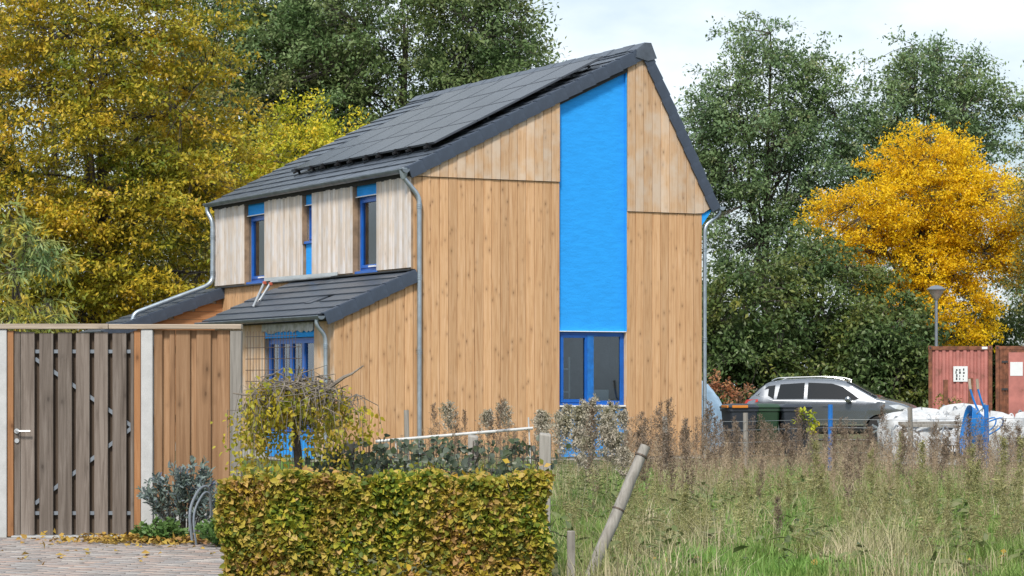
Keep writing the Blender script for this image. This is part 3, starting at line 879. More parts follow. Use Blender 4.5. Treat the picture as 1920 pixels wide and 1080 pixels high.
for (xa, za, xb, zb_) in ((66, 1.70, 247, 1.065), (247, 1.045, 66, 0.33)):
    A, B = Vector((fx(xa), 0, za)), Vector((fx(xb), 0, zb_)); d = (B - A).normalized(); nn = Vector((-d.z, 0, d.x)) * 0.017
    q = [A + nn, B + nn, B - nn, A - nn]
    MB().hexa([(p.x, FY - 0.006, p.z) for p in q], [(p.x, FY + 0.018, p.z) for p in q]).build('steel_brace', M['galv'], gate)
h = MB().lathe([(0.024, -0.008), (0.026, 0.0), (0.024, 0.006)], (fx(33.5), FY - 0.042, 1.016), 14, 'Y')
hp = h.build('handle_rose', M['alu'], gate, smooth=True)
MB().tube(arc([(fx(33.5), FY - 0.045, 1.016), (fx(33.5), FY - 0.09, 1.016), (fx(60), FY - 0.09, 1.016)], 4), 0.0095, 8).build('lever', M['alu'], hp, smooth=True)
MB().lathe([(0.022, -0.006), (0.024, 0.0), (0.022, 0.005)], (fx(33.5), FY - 0.042, 0.925), 14, 'Y').build('lock_rose', M['alu'], gate, smooth=True)

fp = thing('fence_panel', 'warm brown vertical board fence panel beside the gate', 'fence')
for p0, p1, back in ((289.5, 305.5, 0), (303, 321, 1), (318.5, 329, 0), (330, 357.5, 0), (357, 370, 1), (368.5, 396.5, 0), (394, 410, 1), (408, 431.5, 0)):
    yy = FY + 0.03 if back else FY - 0.004
    plank(fp, 'board', (fx(p0), yy), (fx(p1), yy), (0, -1), 0.022, (0.26, 0.26), (1.97, 1.97), M['fenceboard'])
for z_ in (0.5, 1.1, 1.75):
    MB().box(fx(289.5), fx(431.5), FY + 0.032, FY + 0.07, z_, z_ + 0.07).build('batten', M['fenceboard'], fp)
MB().box(fx(289), fx(432), FY - 0.02, FY + 0.02, 0.0, 0.255).build('base_plate', M['concrete'], fp)
o = MB().box(fx(432.5), fx(454), FY - 0.055, FY + 0.055, 0.0, 1.965).build('end_post', M['greypost'], bevel=0.01)
tag(o, 'square grey timber post ending the board fence', 'fence post')

# ------------------------------------------------------------------ wire fence from the end post towards the hedge
WA, WB = Vector((-2.545, 24.2, 0)), Vector((0.26, 20.6, 0))
wd = (WB - WA).normalized()
def wp(s, z):
    p = WA + wd * s
    return Vector((p.x, p.y, z))
WL = (WB - WA).length
mesh = thing('wire_fence', 'rusty welded wire fence, stepping down from tall to knee-high', 'wire fence', (0, 0, 0))
def top_at(s):
    return 1.92 if s < 0.95 else 1.80 if s < 1.02 else 1.68 if s < 1.10 else 1.56 if s < 1.22 else 0.95
hw = MB()
z = 0.12
while z < 1.95:
    e = max([s for s in np.arange(0.0, WL, 0.01) if top_at(s) >= z], default=0)
    if e > 0.1:
        hw.tube([wp(0.05, z), wp(e, z)], 0.0032, 4, cap=False)
    z += 0.105
tag(hw.build('horizontal_wires', M['wire'], mesh), kind='stuff')
vw = MB()
s = 0.08
while s < WL:
    vw.tube([wp(s, 0.03), wp(s, top_at(s) + 0.035)], 0.0026, 4, cap=False)
    s += 0.052
tag(vw.build('vertical_wires', M['wire'], mesh), kind='stuff')
for k, (px, top, wd_) in enumerate(((655, 0.95, 0.07), (885, 1.03, 0.085), (1020, 1.06, 0.095))):
    Y = {655: 22.8, 885: 21.4, 1020: 20.65}[px]
    X = (px - 960) / 4800 * Y
    mb_ = MB()
    r_ = wd_ / 2
    mb_.hexa([(X - r_, Y - r_, 0), (X + r_, Y - r_, 0), (X + r_, Y + r_, 0), (X - r_, Y + r_, 0)],
             [(X - r_ + 0.01, Y - r_, top), (X + r_ + 0.01, Y - r_, top - 0.015), (X + r_ + 0.01, Y + r_, top), (X - r_ + 0.01, Y + r_, top + 0.01)])
    o = mb_.build('timber_post', M['greypost'], bevel=0.012)
    tag(o, ['slim grey post beside the weeping tree on the wire fence', 'grey timber post amid the ivy on the wire fence', 'thick grey grooved post at the end of the wire fence'][k], 'fence post', 'timber posts of the wire fence')

# leaning post and stub in the meadow
lp = thing('leaning_post', 'round grey weathered post leaning steeply to the right in the meadow', 'post')
A, B = Vector((0.55, 19.3, -0.08)), Vector((1.018, 19.55, 0.985))
rr = random.Random(2)
pts = [A.lerp(B, i / 9) + Vector((rr.uniform(-.004, .004), 0, 0)) for i in range(10)]
MB().tube(pts, [0.047 - 0.007 * i / 9 + rr.uniform(-.002, .002) for i in range(10)], 12).build('shaft', M['greypost'], lp, smooth=True)
for t_ in (0.55, 0.93):
    c_ = A.lerp(B, t_); dd = (B - A).normalized()
    MB().tube([c_ - dd * 0.006, c_ + dd * 0.006], 0.05, 12).build('wire_wrap', M['wire'], lp)
o = MB().box(0.405, 0.465, 18.85, 18.91, 0, 0.375).build('stake', M['greypost'], bevel=0.008)
tag(o, 'short square grey stake right of the hedge', 'stake')

# ------------------------------------------------------------------ plants near the fence
M['hedgeleaf'] = leafmat('hornbeam_leaf', [(0.04, 0.075, 0.012), (0.10, 0.16, 0.02), (0.25, 0.30, 0.03), (0.52, 0.46, 0.05), (0.56, 0.36, 0.15)],
                         [(0.08, 0.11, 0.018), (0.24, 0.24, 0.035), (0.56, 0.37, 0.04), (0.50, 0.30, 0.13), (0.26, 0.14, 0.07)], scale=1.6, iw=.8)
hedge = thing('hedge', 'clipped hornbeam hedge turning yellow and brown in the foreground', 'hedge', (0, 0, 0))
def build_hedge():
    rng = np.random.default_rng(11)
    n = 40000
    x0, x1, y0, y1, zt = -2.11, 0.25, 18.55, 19.05, 0.775
    # leaves crowd at the faces of the clipped block
    k = rng.random(n)
    X = rng.uniform(x0, x1, n); Y = rng.uniform(y0, y1, n); Z = zt * rng.random(n) ** 0.85
    front = k < 0.55
    Y[front] = y0 + np.abs(rng.normal(0, 0.07, front.sum()))
    top = (k >= 0.55) & (k < 0.78)
    Z[top] = zt - np.abs(rng.normal(0, 0.05, top.sum()))
    side = (k >= 0.78) & (k < 0.88)
    X[side] = np.where(rng.random(side.sum()) < 0.5, x0 + np.abs(rng.normal(0, 0.06, side.sum())), x1 - np.abs(rng.normal(0, 0.06, side.sum())))
    bump = 0.05 * np.sin(X * 5.1) + 0.035 * np.sin(X * 13 + 1) + 0.03 * np.sin(Z * 11 + X * 3)
    Y = Y + bump * 0.8
    Z = Z + (0.024 * np.sin(X * 7) + 0.016 * np.sin(X * 19) + 0.012 * rng.normal(0, 1, n)) * (Z > 0.5)
    X = X + 0.03 * np.sin(Z * 9) * ((X < x0 + .2) | (X > x1 - .2))
    # thin places low down where stems show
    hole = (np.abs(X + 0.95) < 0.36) & (Z < 0.36) & (rng.random(n) < 0.55)
    thin = (Z < 0.22) & (rng.random(n) < 0.25)
    keep = ~(hole | thin)
    P = np.stack([X, Y, Z], 1)[keep]; m = len(P)
    D = unit(np.stack([rng.normal(0, 1, m), rng.normal(-0.6, 0.7, m), rng.normal(-0.3, 0.7, m)], 1))
    N = unit(np.stack([rng.normal(0, 0.8, m), rng.normal(-0.7, 0.8, m), rng.normal(0.7, 0.8, m)], 1))
    L = rng.uniform(0.034, 0.066, m)
    o = link('leaves', oval_leaf_mesh('leaves', P, D, N, L, L * rng.uniform(0.6, 0.8, m), M['hedgeleaf']), hedge)
    tag(o, kind='stuff')
    # stray shoots above the clipped top
    rr = random.Random(16); sh = MB(); P2 = []; D2 = []
    for i in range(46):
        x = rr.uniform(x0, x1); y = rr.uniform(y0, y1); h_ = rr.uniform(.03, .11)
        e_ = Vector((x + rr.uniform(-.04, .04), y + rr.uniform(-.03, .03), zt + h_))
        sh.tube([(x, y, zt - .1), e_], [.003, .0015], 3, cap=False)
        for q in range(rr.randint(2, 5)):
            p = Vector((x, y, zt - .02)).lerp(e_, rr.random()); P2.append(p[:]); D2.append((rr.gauss(0, 1), rr.gauss(0, 1), rr.uniform(0, .8)))
    sh.build('shoots', M['bark'], hedge)
    k2 = len(P2); L2 = rng.uniform(.035, .065, k2)
    tag(link('shoot_leaves', leaf_mesh('shoot_leaves', np.array(P2), np.array(D2), unit(rng.normal(0, .5, (k2, 3)) + np.array([0, -.6, .7])), L2, L2 * .65, M['hedgeleaf']), hedge), kind='stuff')
    rr = random.Random(6)
    for i in range(11):
        x = x0 + 0.15 + i * 0.218 + rr.uniform(-0.05, 0.05)
        pts = [Vector((x, 18.8 + rr.uniform(-.05, .05), -0.02))]
        for k_ in range(5):
            pts.append(pts[-1] + Vector((rr.uniform(-.03, .03), rr.uniform(-.03, .03), 0.15)))
        st_ = MB().tube(pts, [0.017, 0.016, 0.014, 0.011, 0.008, 0.005], 6)
        for k_ in range(10):
            b_ = pts[1 + k_ % 4]; e_ = b_ + Vector((rr.uniform(-.2, .2), rr.uniform(-.25, .2), rr.uniform(0.03, .2)))
            st_.tube([b_, b_.lerp(e_, .5) + Vector((0, 0, .02)), e_], [0.006, 0.004, 0.002], 4, cap=False)
        st_.build('stem', M['bark'], hedge)
build_hedge()

def cloud(rng, n, c, r):
    d = unit(rng.normal(0, 1, (n, 3)))
    return np.asarray(c) + d * (rng.random((n, 1)) ** 0.45) * np.asarray(r)

# weeping tree
M['mulleaf'] = leafmat('weeping_leaf', [(0.18, 0.22, 0.02), (0.33, 0.33, 0.03), (0.48, 0.40, 0.03), (0.56, 0.40, 0.04)], [(0.14, 0.18, 0.02), (0.30, 0.30, 0.03), (0.40, 0.28, 0.04), (0.30, 0.20, 0.05)], scale=2.5)
mul = thing('weeping_tree', 'small weeping tree with gnarled arching branches and yellow-green leaves', 'tree')
def build_weeping():
    rr = random.Random(15); rng = np.random.default_rng(15)
    bx, by = -1.86, 22.3
    MB().tube([(bx, by, -0.03), (bx + 0.02, by, 0.5), (bx - 0.02, by, 1.0), (bx, by, 1.36)], [0.045, 0.038, 0.036, 0.055], 8).build('trunk', M['bark'], mul, smooth=True)
    br = MB(); LP = []; LD = []
    def leafy(p, n, sp, dz=-.05):
        for q in range(n):
            LP.append((p + Vector((rr.gauss(0, sp), rr.gauss(0, sp), rr.gauss(dz, sp))))[:]); LD.append((rr.gauss(0, .7), rr.gauss(0, .7), rr.uniform(-1.2, -.1)))
    for i in range(30):
        a = 2 * math.pi * i / 30 + rr.uniform(-.2, .2)
        reach = rr.uniform(.32, .60)
        p = Vector((bx, by, 1.32 + rr.uniform(-.08, .06))); pts = [p.copy()]
        h = rr.uniform(.02, .2); n = 9
        for k in range(1, n + 1):
            t = k / n
            q = Vector((bx + math.cos(a) * reach * t, by + math.sin(a) * reach * t, 1.34 + h * math.sin(min(1, t * 1.5) * math.pi * .62) - max(0, t - .6) ** 1.4 * rr.uniform(.2, .9)))
            q += Vector((rr.gauss(0, .022), rr.gauss(0, .022), rr.gauss(0, .020)))
            pts.append(q); a += rr.gauss(0, .10)
        r0 = rr.uniform(.011, .022)
        br.tube(pts, [r0 * (1 - .7 * k / n) for k in range(n + 1)], 6, cap=False)
        heavy = rr.random() < (.50 if math.cos(a) > 0 else .34)
        for k in range(3, n + 1):
            for _ in range(2 if k > 4 else 1):                       # side twigs, most arching over and down
                e = pts[k] + Vector((rr.gauss(0, .10), rr.gauss(0, .10), rr.uniform(-.10, .09)))
                f = e + Vector((rr.gauss(0, .05), rr.gauss(0, .05), -rr.uniform(.05, .34)))
                br.tube([pts[k], e, f], [.005, .0035, .0015], 4, cap=False)
                if heavy or rr.random() < .35:
                    for u in (.3, .65, 1.0):
                        leafy(e.lerp(f, u), rr.randint(2, 6), .042, -.02)
        # lower curtain: leaves in masses under the rim
        if heavy:
            for _ in range(5):
                c = pts[-1] + Vector((rr.gauss(0, .09), rr.gauss(0, .09), -rr.uniform(.08, .62)))
                leafy(c, rr.randint(10, 20), .055)
                br.tube([pts[-1], (pts[-1] + c) / 2 + Vector((rr.gauss(0, .03), 0, 0)), c], [.004, .003, .0015], 3, cap=False)
    br.tube([(bx + .05, by, 1.36), (bx + .26, by - .05, 1.42), (bx + .40, by - .05, 1.52), (bx + .47, by - .05, 1.55), (bx + .57, by - .05, 1.62)], [.024, .020, .015, .010, .005], 6, cap=False)
    br.tube([(bx - .05, by, 1.36), (bx - .28, by - .1, 1.42), (bx - .42, by - .1, 1.36), (bx - .56, by - .1, 1.38)], [.022, .018, .012, .006], 6, cap=False)
    br.build('branches', M['barkgrey'], mul, smooth=True)
    P = np.array(LP); D = np.array(LD); n = len(P)
    P[:, 2] = np.maximum(P[:, 2], .25)
    N = unit(rng.normal(0, .8, (n, 3)) + np.array([0, -0.6, 0.5]))
    L = rng.uniform(0.032, 0.060, n)
    tag(link('crown', oval_leaf_mesh('crown', P, D, N, L, L * .6, M['mulleaf']), mul), kind='stuff')
build_weeping()

# ivy over the low wire fence
M['ivyleaf'] = leafmat('ivy_leaf', [(0.03, 0.05, 0.03), (0.06, 0.085, 0.055), (0.10, 0.13, 0.10), (0.17, 0.20, 0.18)], [(0.035, 0.06, 0.025), (0.08, 0.11, 0.05), (0.13, 0.16, 0.11), (0.2, 0.22, 0.2)], scale=3, rough=0.35)
ivy = thing('ivy', 'dark glossy ivy growing over the low wire fence', 'ivy')
def build_ivy():
    rng = np.random.default_rng(21)
    P = []
    for c in range(70):
        s = rng.uniform(1.35, WL - 0.12); z = rng.uniform(0.35, 0.92) if s > 1.7 else rng.uniform(.3, .8)
        p = wp(s, z); k = rng.integers(18, 40)
        P.append(np.array(p[:]) + rng.normal(0, 1, (k, 3)) * np.array([.10, .07, .07]))
    P = np.concatenate(P); n = len(P)
    P[:, 2] = np.clip(P[:, 2], 0.05, 0.99)
    D = unit(rng.normal(0, 1, (n, 3)) * np.array([1, .6, .8]) + np.array([0, -.3, -.5]))
    N = unit(rng.normal(0, .5, (n, 3)) + np.array([0, -.8, .6]))
    L = rng.uniform(0.035, 0.07, n)
    tag(link('leaves', oval_leaf_mesh('leaves', P, D, N, L, L * .9, M['ivyleaf']), ivy), kind='stuff')
    rr = random.Random(3); st_ = MB()
    for i in range(26):
        s = rr.uniform(1.35, WL - .1); pts = [wp(s, 0)]
        for k in range(6):
            s += rr.uniform(-.12, .14); pts.append(wp(min(WL, max(1.3, s)), min(.95, 0.16 * (k + 1))) + Vector((0, rr.uniform(-.03, .03), 0)))
        st_.tube(pts, 0.005, 4, cap=False)
    st_.build('stems', M['bark'], ivy)
build_ivy()

# shrub, low plants, hoop and fallen leaves at the foot of the brown fence
M['shrubleaf'] = leafmat('bluish_leaf', [(0.08, 0.12, 0.11), (0.15, 0.21, 0.20), (0.23, 0.29, 0.29), (0.17, 0.19, 0.34)], [(0.08, 0.12, 0.08), (0.15, 0.20, 0.16), (0.23, 0.29, 0.26), (0.15, 0.18, 0.32)], scale=4)
M['herb'] = leafmat('herb_leaf', [(0.06, 0.12, 0.03), (0.10, 0.20, 0.05), (0.15, 0.26, 0.07)], [(0.07, 0.13, 0.04), (0.13, 0.22, 0.06), (0.20, 0.28, 0.09)], scale=4)
def shrub(name, label, cat, c, r, nstem, nleaf, L0, mat, seed, asp=0.35, up=0.8, group=None, bark=None):
    rng = np.random.default_rng(seed); rr = random.Random(seed)
    t = thing(name, label, cat, group=group)
    st_ = MB(); P = []; D = []
    for i in range(nstem):
        a = rr.uniform(0, 2 * math.pi); q = math.sqrt(rr.random())
        e = Vector((c[0] + math.cos(a) * q * r[0], c[1] + math.sin(a) * q * r[1], r[2] * (1.0 - 0.45 * q * q) * rr.uniform(.75, 1.05)))
        b = Vector((c[0] + math.cos(a) * q * r[0] * .25, c[1] + math.sin(a) * q * r[1] * .25, 0))
        m_ = b.lerp(e, .5) + Vector((0, 0, r[2] * .12))
        pts = [b, m_, e]
        st_.tube(pts, [.006, .004, .0015], 4, cap=False)
        for k in range(nleaf // nstem):
            t_ = 0.25 + 0.75 * rr.random() ** .7
            p = b * (1 - t_) ** 2 + m_ * 2 * t_ * (1 - t_) + e * t_ * t_
            P.append((p + Vector((rr.gauss(0, .014), rr.gauss(0, .014), rr.gauss(0, .014))))[:])
            d = (e - b).normalized() * up + Vector((rr.gauss(0, .7), rr.gauss(0, .7), rr.gauss(0, .4)))
            D.append(d[:])
    st_.build('stems', bark or M['bark'], t)
    P = np.array(P); D = np.array(D); n = len(P); P[:, 2] = np.maximum(P[:, 2], 0.01)
    L = rng.uniform(.7, 1.3, n) * L0
    N = unit(rng.normal(0, .7, (n, 3)) + np.array([0, -.4, .8]))
    tag(link('leaves', oval_leaf_mesh('leaves', P, D, N, L, L * asp, mat), t), kind='stuff')
    return t
shrub('shrub', 'blue-green shrub with bluish tips against the brown fence', 'shrub', (-3.02, 23.62), (0.46, 0.32, 0.80), 46, 1900, 0.06, M['shrubleaf'], 31)
shrub('leafy_plant', 'low bright green plant at the foot of the blue-green shrub', 'plant', (-3.18, 23.1), (0.24, 0.2, 0.24), 40, 700, 0.05, M['herb'], 32, asp=.6)
shrub('leafy_plant', 'low green plant beside the hedge and the steel hoop', 'plant', (-2.52, 22.6), (0.3, 0.3, 0.30), 40, 800, 0.05, M['herb'], 33, asp=.6)
hoop = thing('bicycle_hoop', 'bent galvanised bicycle hoop in front of the shrub', 'bicycle stand')
MB().tube(arc([(-2.83, 22.75, -0.03), (-2.88, 22.78, 0.33), (-2.80, 22.9, 0.53), (-2.72, 23.0, 0.55), (-2.71, 23.05, 0.3), (-2.66, 23.05, 0.2)], 6), 0.013, 8).build('tube', M['galv'], hoop, smooth=True)
MB().tube(arc([(-2.79, 22.70, -0.03), (-2.84, 22.73, 0.30), (-2.755, 22.86, 0.50), (-2.70, 22.92, 0.48), (-2.70, 22.95, 0.28)], 6), 0.010, 8).build('tube', M['galv'], hoop, smooth=True)

M['litter'] = leafmat('fallen_leaf', [(0.20, 0.10, 0.035), (0.34, 0.20, 0.05), (0.50, 0.34, 0.05), (0.14, 0.08, 0.04)], [(0.30, 0.22, 0.06), (0.48, 0.36, 0.06), (0.24, 0.12, 0.05), (0.4, 0.25, 0.12)], scale=2, trans=.1)
def litter():
    rng = np.random.default_rng(41)
    n = 1100
    X = np.concatenate([rng.normal(-3.15, .42, n), rng.uniform(-4.8, -2.2, 90)]); Y = np.concatenate([23.25 + rng.normal(0, .28, n), rng.uniform(20, 24, 90)])
    ok = (Y < 24.05) & (X < -2.2); X, Y = X[ok], Y[ok]; n = len(X)
    P = np.stack([X, Y, rng.uniform(.034, .075, n)], 1)
    D = unit(np.stack([rng.normal(0, 1, n), rng.normal(0, 1, n), rng.normal(0, .35, n)], 1))
    N = unit(np.stack([rng.normal(0, .4, n), rng.normal(0, .4, n), np.ones(n)], 1))
    L = rng.uniform(.04, .085, n)
    tag(link('leaf_litter', leaf_mesh('leaf_litter', P, D, N, L, L * .7, M['litter'], fold=.25)), 'yellow and brown fallen leaves strewn on the brick pavement', 'fallen leaves', kind='stuff')
litter()
# ------------------------------------------------------------------ trees
def tree(name, label, base, blobs, top, tr, ncl, lpc, leaf, mat, seed, cr=0.8, nlimb=16, asp=0.5, droop=0.25, group=None, spray=5, bark='bark', cat='tree', zbr=0.22, shell=0.42, tight=0.10, flat=0.75):
    """Tapered trunk, curved limbs, twigs to every clump, and leafy sprays with gaps between them.
    blobs: (dx, dy, z, rx, ry, rz) ellipsoids of the crown."""
    rng = np.random.default_rng(seed); rr = random.Random(seed)
    t = thing(name, label, cat, (base[0], base[1], 0), 0, group)
    w_ = np.array([b[3] * b[4] * b[5] for b in blobs]) ** 0.75; w_ = w_ / w_.sum()
    which = rng.choice(len(blobs), ncl, p=w_)
    B = np.array(blobs)[which]
    d = unit(rng.normal(0, 1, (ncl, 3)))
    C = B[:, :3] + d * (shell + (1 - shell) * rng.random((ncl, 1)) ** 0.6) * B[:, 3:6] * rng.uniform(.82, 1.10, (ncl, 1))
    C[:, 2] = np.maximum(C[:, 2], 0.5)
    # trunk
    pts = []; k = 9
    lean = Vector((rr.uniform(-.25, .25), rr.uniform(-.25, .25), 0))
    for i in range(k):
        z = top * i / (k - 1)
        pts.append(Vector((0, 0, z)) + lean * (i / (k - 1)) ** 2 + Vector((rr.gauss(0, tr * .25), rr.gauss(0, tr * .25), 0)) * (i > 0))
    trunk = MB().tube(pts, [tr * (1.25 if i == 0 else 1 - 0.9 * i / (k - 1)) for i in range(k)], 9)
    trunk.build('trunk', M[bark], t, smooth=True)
    lm = MB(); LPts = [np.array([p[:] for p in pts[3:]])]
    for i in range(nlimb):
        c = Vector(C[rng.integers(0, ncl)])
        f = rr.uniform(zbr, 0.85)
        f = min(f, max(0.12, (c.z - 0.3) / top))
        q = f * (k - 1); i0 = min(k - 2, int(q)); s0 = pts[i0].lerp(pts[i0 + 1], q - i0)
        mid = s0.lerp(c, .5) + Vector((0, 0, 0.10 * (c - s0).length))
        r0 = tr * (1 - f) * 0.45 + 0.018
        path = []
        for j in range(7):
            u_ = j / 6
            path.append(s0 * (1 - u_) ** 2 + mid * 2 * u_ * (1 - u_) + c * u_ * u_ + Vector((rr.gauss(0, .05), rr.gauss(0, .05), rr.gauss(0, .05))) * (0 < j < 6))
        lm.tube(path, [max(.008, r0 * (1 - .85 * j / 6)) for j in range(7)], 6, cap=False)
        LPts.append(np.array([p[:] for p in path[1:]]))
    A = np.concatenate(LPts)
    P = []; D = []
    for c in C:
        dd = np.linalg.norm(A - c, axis=1); a = A[dd.argmin()]
        ax = c - a; ln = max(.05, np.linalg.norm(ax))
        m_ = (a + c) / 2 + np.array([0, 0, .06 * ln])
        lm.tube([a, m_, c], [.022, .014, .006], 3, cap=False)
        out = unit((c - np.array([0, 0, c[2] * .8]))[None])[0] * .6 + ax / ln * .6
        for s_ in range(spray):
            dv = unit(((out + rng.normal(0, .75, 3)) * np.array([1, 1, flat]))[None])[0]
            le = cr * rng.uniform(.6, 1.25)
            kk = max(3, int(lpc / spray * rng.uniform(.6, 1.4)))
            u_ = rng.random(kk) ** .8
            p = c + dv * (u_ * le)[:, None] + np.stack([np.zeros(kk), np.zeros(kk), -droop * le * u_ ** 2], 1) + rng.normal(0, tight * cr, (kk, 3)) * np.array([1.25, 1.25, flat * .8])
            P.append(p); D.append(np.repeat(dv[None], kk, 0) * .5 + rng.normal(0, .7, (kk, 3)) + np.array([0, 0, -droop]))
            if rng.random() < .5:
                e = c + dv * le + np.array([0, 0, -droop * le])
                lm.tube([c, (c + e) / 2 + np.array([0, 0, .04]), e], [.008, .005, .003], 3, cap=False)
    tag(lm.build('limbs', M[bark], t), kind='stuff')
    P = np.concatenate(P); D = np.concatenate(D); n = len(P)
    P[:, 2] = np.maximum(P[:, 2], .05)
    N = unit(rng.normal(0, .55, (n, 3)) + np.array([0, -.2, .95]))
    L = leaf * rng.uniform(.65, 1.35, n)
    tag(link('crown', leaf_mesh('crown', P, D, N, L, L * asp, mat), t), kind='stuff')
    return t

M['l_gold'] = leafmat('golden_leaf', [(0.182, 0.214, 0.018), (0.355, 0.315, 0.024), (0.538, 0.403, 0.028), (0.645, 0.428, 0.033), (0.624, 0.391, 0.088)], [(0.075, 0.132, 0.020), (0.161, 0.208, 0.022), (0.301, 0.290, 0.028), (0.516, 0.391, 0.033)], scale=.45)
M['l_oak'] = leafmat('oak_leaf', [(0.075, 0.137, 0.045), (0.106, 0.179, 0.062), (0.163, 0.237, 0.090), (0.237, 0.302, 0.139)], [(0.075, 0.115, 0.031), (0.138, 0.172, 0.048), (0.213, 0.237, 0.080), (0.250, 0.216, 0.080)], scale=.3, lo=.45, hi=.7)
M['l_lime'] = leafmat('lime_leaf', [(0.201, 0.300, 0.020), (0.389, 0.434, 0.025), (0.604, 0.540, 0.033), (0.776, 0.570, 0.037)], [(0.230, 0.316, 0.025), (0.517, 0.480, 0.031), (0.834, 0.540, 0.031)], scale=.5)
M['l_grey'] = leafmat('greygreen_leaf', [(0.089, 0.160, 0.073), (0.127, 0.212, 0.100), (0.178, 0.269, 0.140), (0.268, 0.357, 0.211)], [(0.096, 0.160, 0.059), (0.153, 0.233, 0.088), (0.217, 0.306, 0.129), (0.280, 0.248, 0.117)], scale=.4, rough=.4)
M['l_yellow'] = leafmat('yellow_leaf', [(0.734, 0.473, 0.011), (0.857, 0.594, 0.013), (0.918, 0.682, 0.020), (0.938, 0.748, 0.044)], [(0.632, 0.374, 0.011), (0.816, 0.528, 0.013), (0.898, 0.627, 0.017)], scale=.5, trans=.45)
M['l_dark'] = leafmat('dark_shrub_leaf', [(0.042, 0.085, 0.031), (0.072, 0.127, 0.043), (0.114, 0.179, 0.065), (0.192, 0.269, 0.119)], [(0.054, 0.090, 0.026), (0.096, 0.145, 0.038), (0.168, 0.193, 0.043), (0.264, 0.248, 0.043)], scale=.5, rough=.42)
M['l_olive'] = leafmat('olive_leaf', [(0.103, 0.132, 0.034), (0.184, 0.196, 0.048), (0.287, 0.253, 0.063), (0.391, 0.287, 0.075)], [(0.081, 0.115, 0.034), (0.161, 0.172, 0.046), (0.368, 0.230, 0.046)], scale=.6)
M['l_sumac'] = leafmat('long_leaf', [(0.115, 0.204, 0.070), (0.196, 0.288, 0.110), (0.299, 0.372, 0.170)], [(0.172, 0.240, 0.060), (0.437, 0.384, 0.050), (0.621, 0.408, 0.050)], scale=1.2)
M['l_red'] = leafmat('reddish_leaf', [(0.20, 0.08, 0.04), (0.38, 0.15, 0.07), (0.44, 0.26, 0.10)], [(0.16, 0.10, 0.06), (0.32, 0.16, 0.08)], scale=1)

# left: the big golden tree, and the dark ones behind it
tree('golden_tree', 'huge broad golden and olive tree behind the garden fence', (-11.6, 72), [(-.3, 0, 8.6, 4.8, 4, 6.2), (1.9, -1, 5.2, 3.0, 3, 3.2), (-3.2, -1, 6, 3.6, 3.2, 4.6), (.3, 0, 11.6, 3.2, 3, 3.4), (2.7, 0, 7.4, 1.7, 2.4, 1.9), (-1, -1, 3.4, 4.6, 2.6, 2.4), (-1, -2.5, 8, 4, 1.5, 5)], 13, .26, 850, 165, .135, M['l_gold'], 101, cr=.95, nlimb=24, group='autumn trees', droop=.16, tight=.13, spray=7, shell=.5, flat=.42)
tree('dark_oak', 'very tall dark green oak rising behind the long roof', (-4.4, 106), [(0, 0, 14.5, 6.2, 5, 6.6), (3.0, 0, 12.6, 2.6, 3.4, 3.6), (-3.8, 0, 13, 4.2, 4, 5.5), (-1, 0, 9.2, 5.5, 4, 2.8), (2.2, 0, 16.5, 3.0, 3, 3.0)], 18, .36, 1200, 120, .19, M['l_oak'], 102, cr=1.15, nlimb=26, group='tall green trees', tight=.15)
tree('dark_oak', 'dark green oak between the golden tree and the taller oak', (-11.2, 108), [(0, 0, 13.2, 4.5, 4, 7.0), (1, 0, 7.5, 4.5, 3, 3.5)], 17, .32, 760, 100, .19, M['l_oak'], 103, cr=1.1, nlimb=20, group='tall green trees', tight=.15)
tree('yellow_green_tree', 'rounded yellow-green tree just behind the long roof', (-6.9, 82), [(0, 0, 8.4, 1.9, 2, 2.2), (1.3, 0, 8.2, 1.3, 1.6, 1.9), (-1.2, 0, 7.4, 1.7, 1.8, 2.3), (0.3, 0, 5.5, 2.4, 2, 2.2)], 9, .16, 360, 100, .12, M['l_lime'], 104, cr=.75, nlimb=14, group='autumn trees', tight=.14)
tree('long_leaved_tree', 'slender tree with drooping long leaves at the photo edge by the fence', (-8.85, 45), [(0, 0, 3.7, .75, .7, 1.0), (.25, 0, 2.8, .75, .6, .8)], 4.4, .05, 56, 52, .19, M['l_sumac'], 105, cr=.42, nlimb=8, asp=.2, droop=.8, spray=4, zbr=.4)
tree('understorey_tree', 'dark low tree filling the gap beneath the golden tree', (-13.5, 84), [(0, 0, 3.6, 5.5, 2, 3.4), (5, 0, 3.2, 3.5, 2, 3.0)], 5, .15, 300, 66, .15, M['l_olive'], 106, cr=1.0, nlimb=14, tight=.15)
tree('olive_tree', 'tall olive-green tree behind the golden tree at the photo edge', (-17.5, 98), [(0, 0, 9.5, 5.0, 3, 7.5), (4.5, 0, 8.0, 3.5, 3, 6.0)], 16, .3, 520, 90, .19, M['l_olive'], 107, cr=1.15, nlimb=16, group='tall green trees', tight=.15)

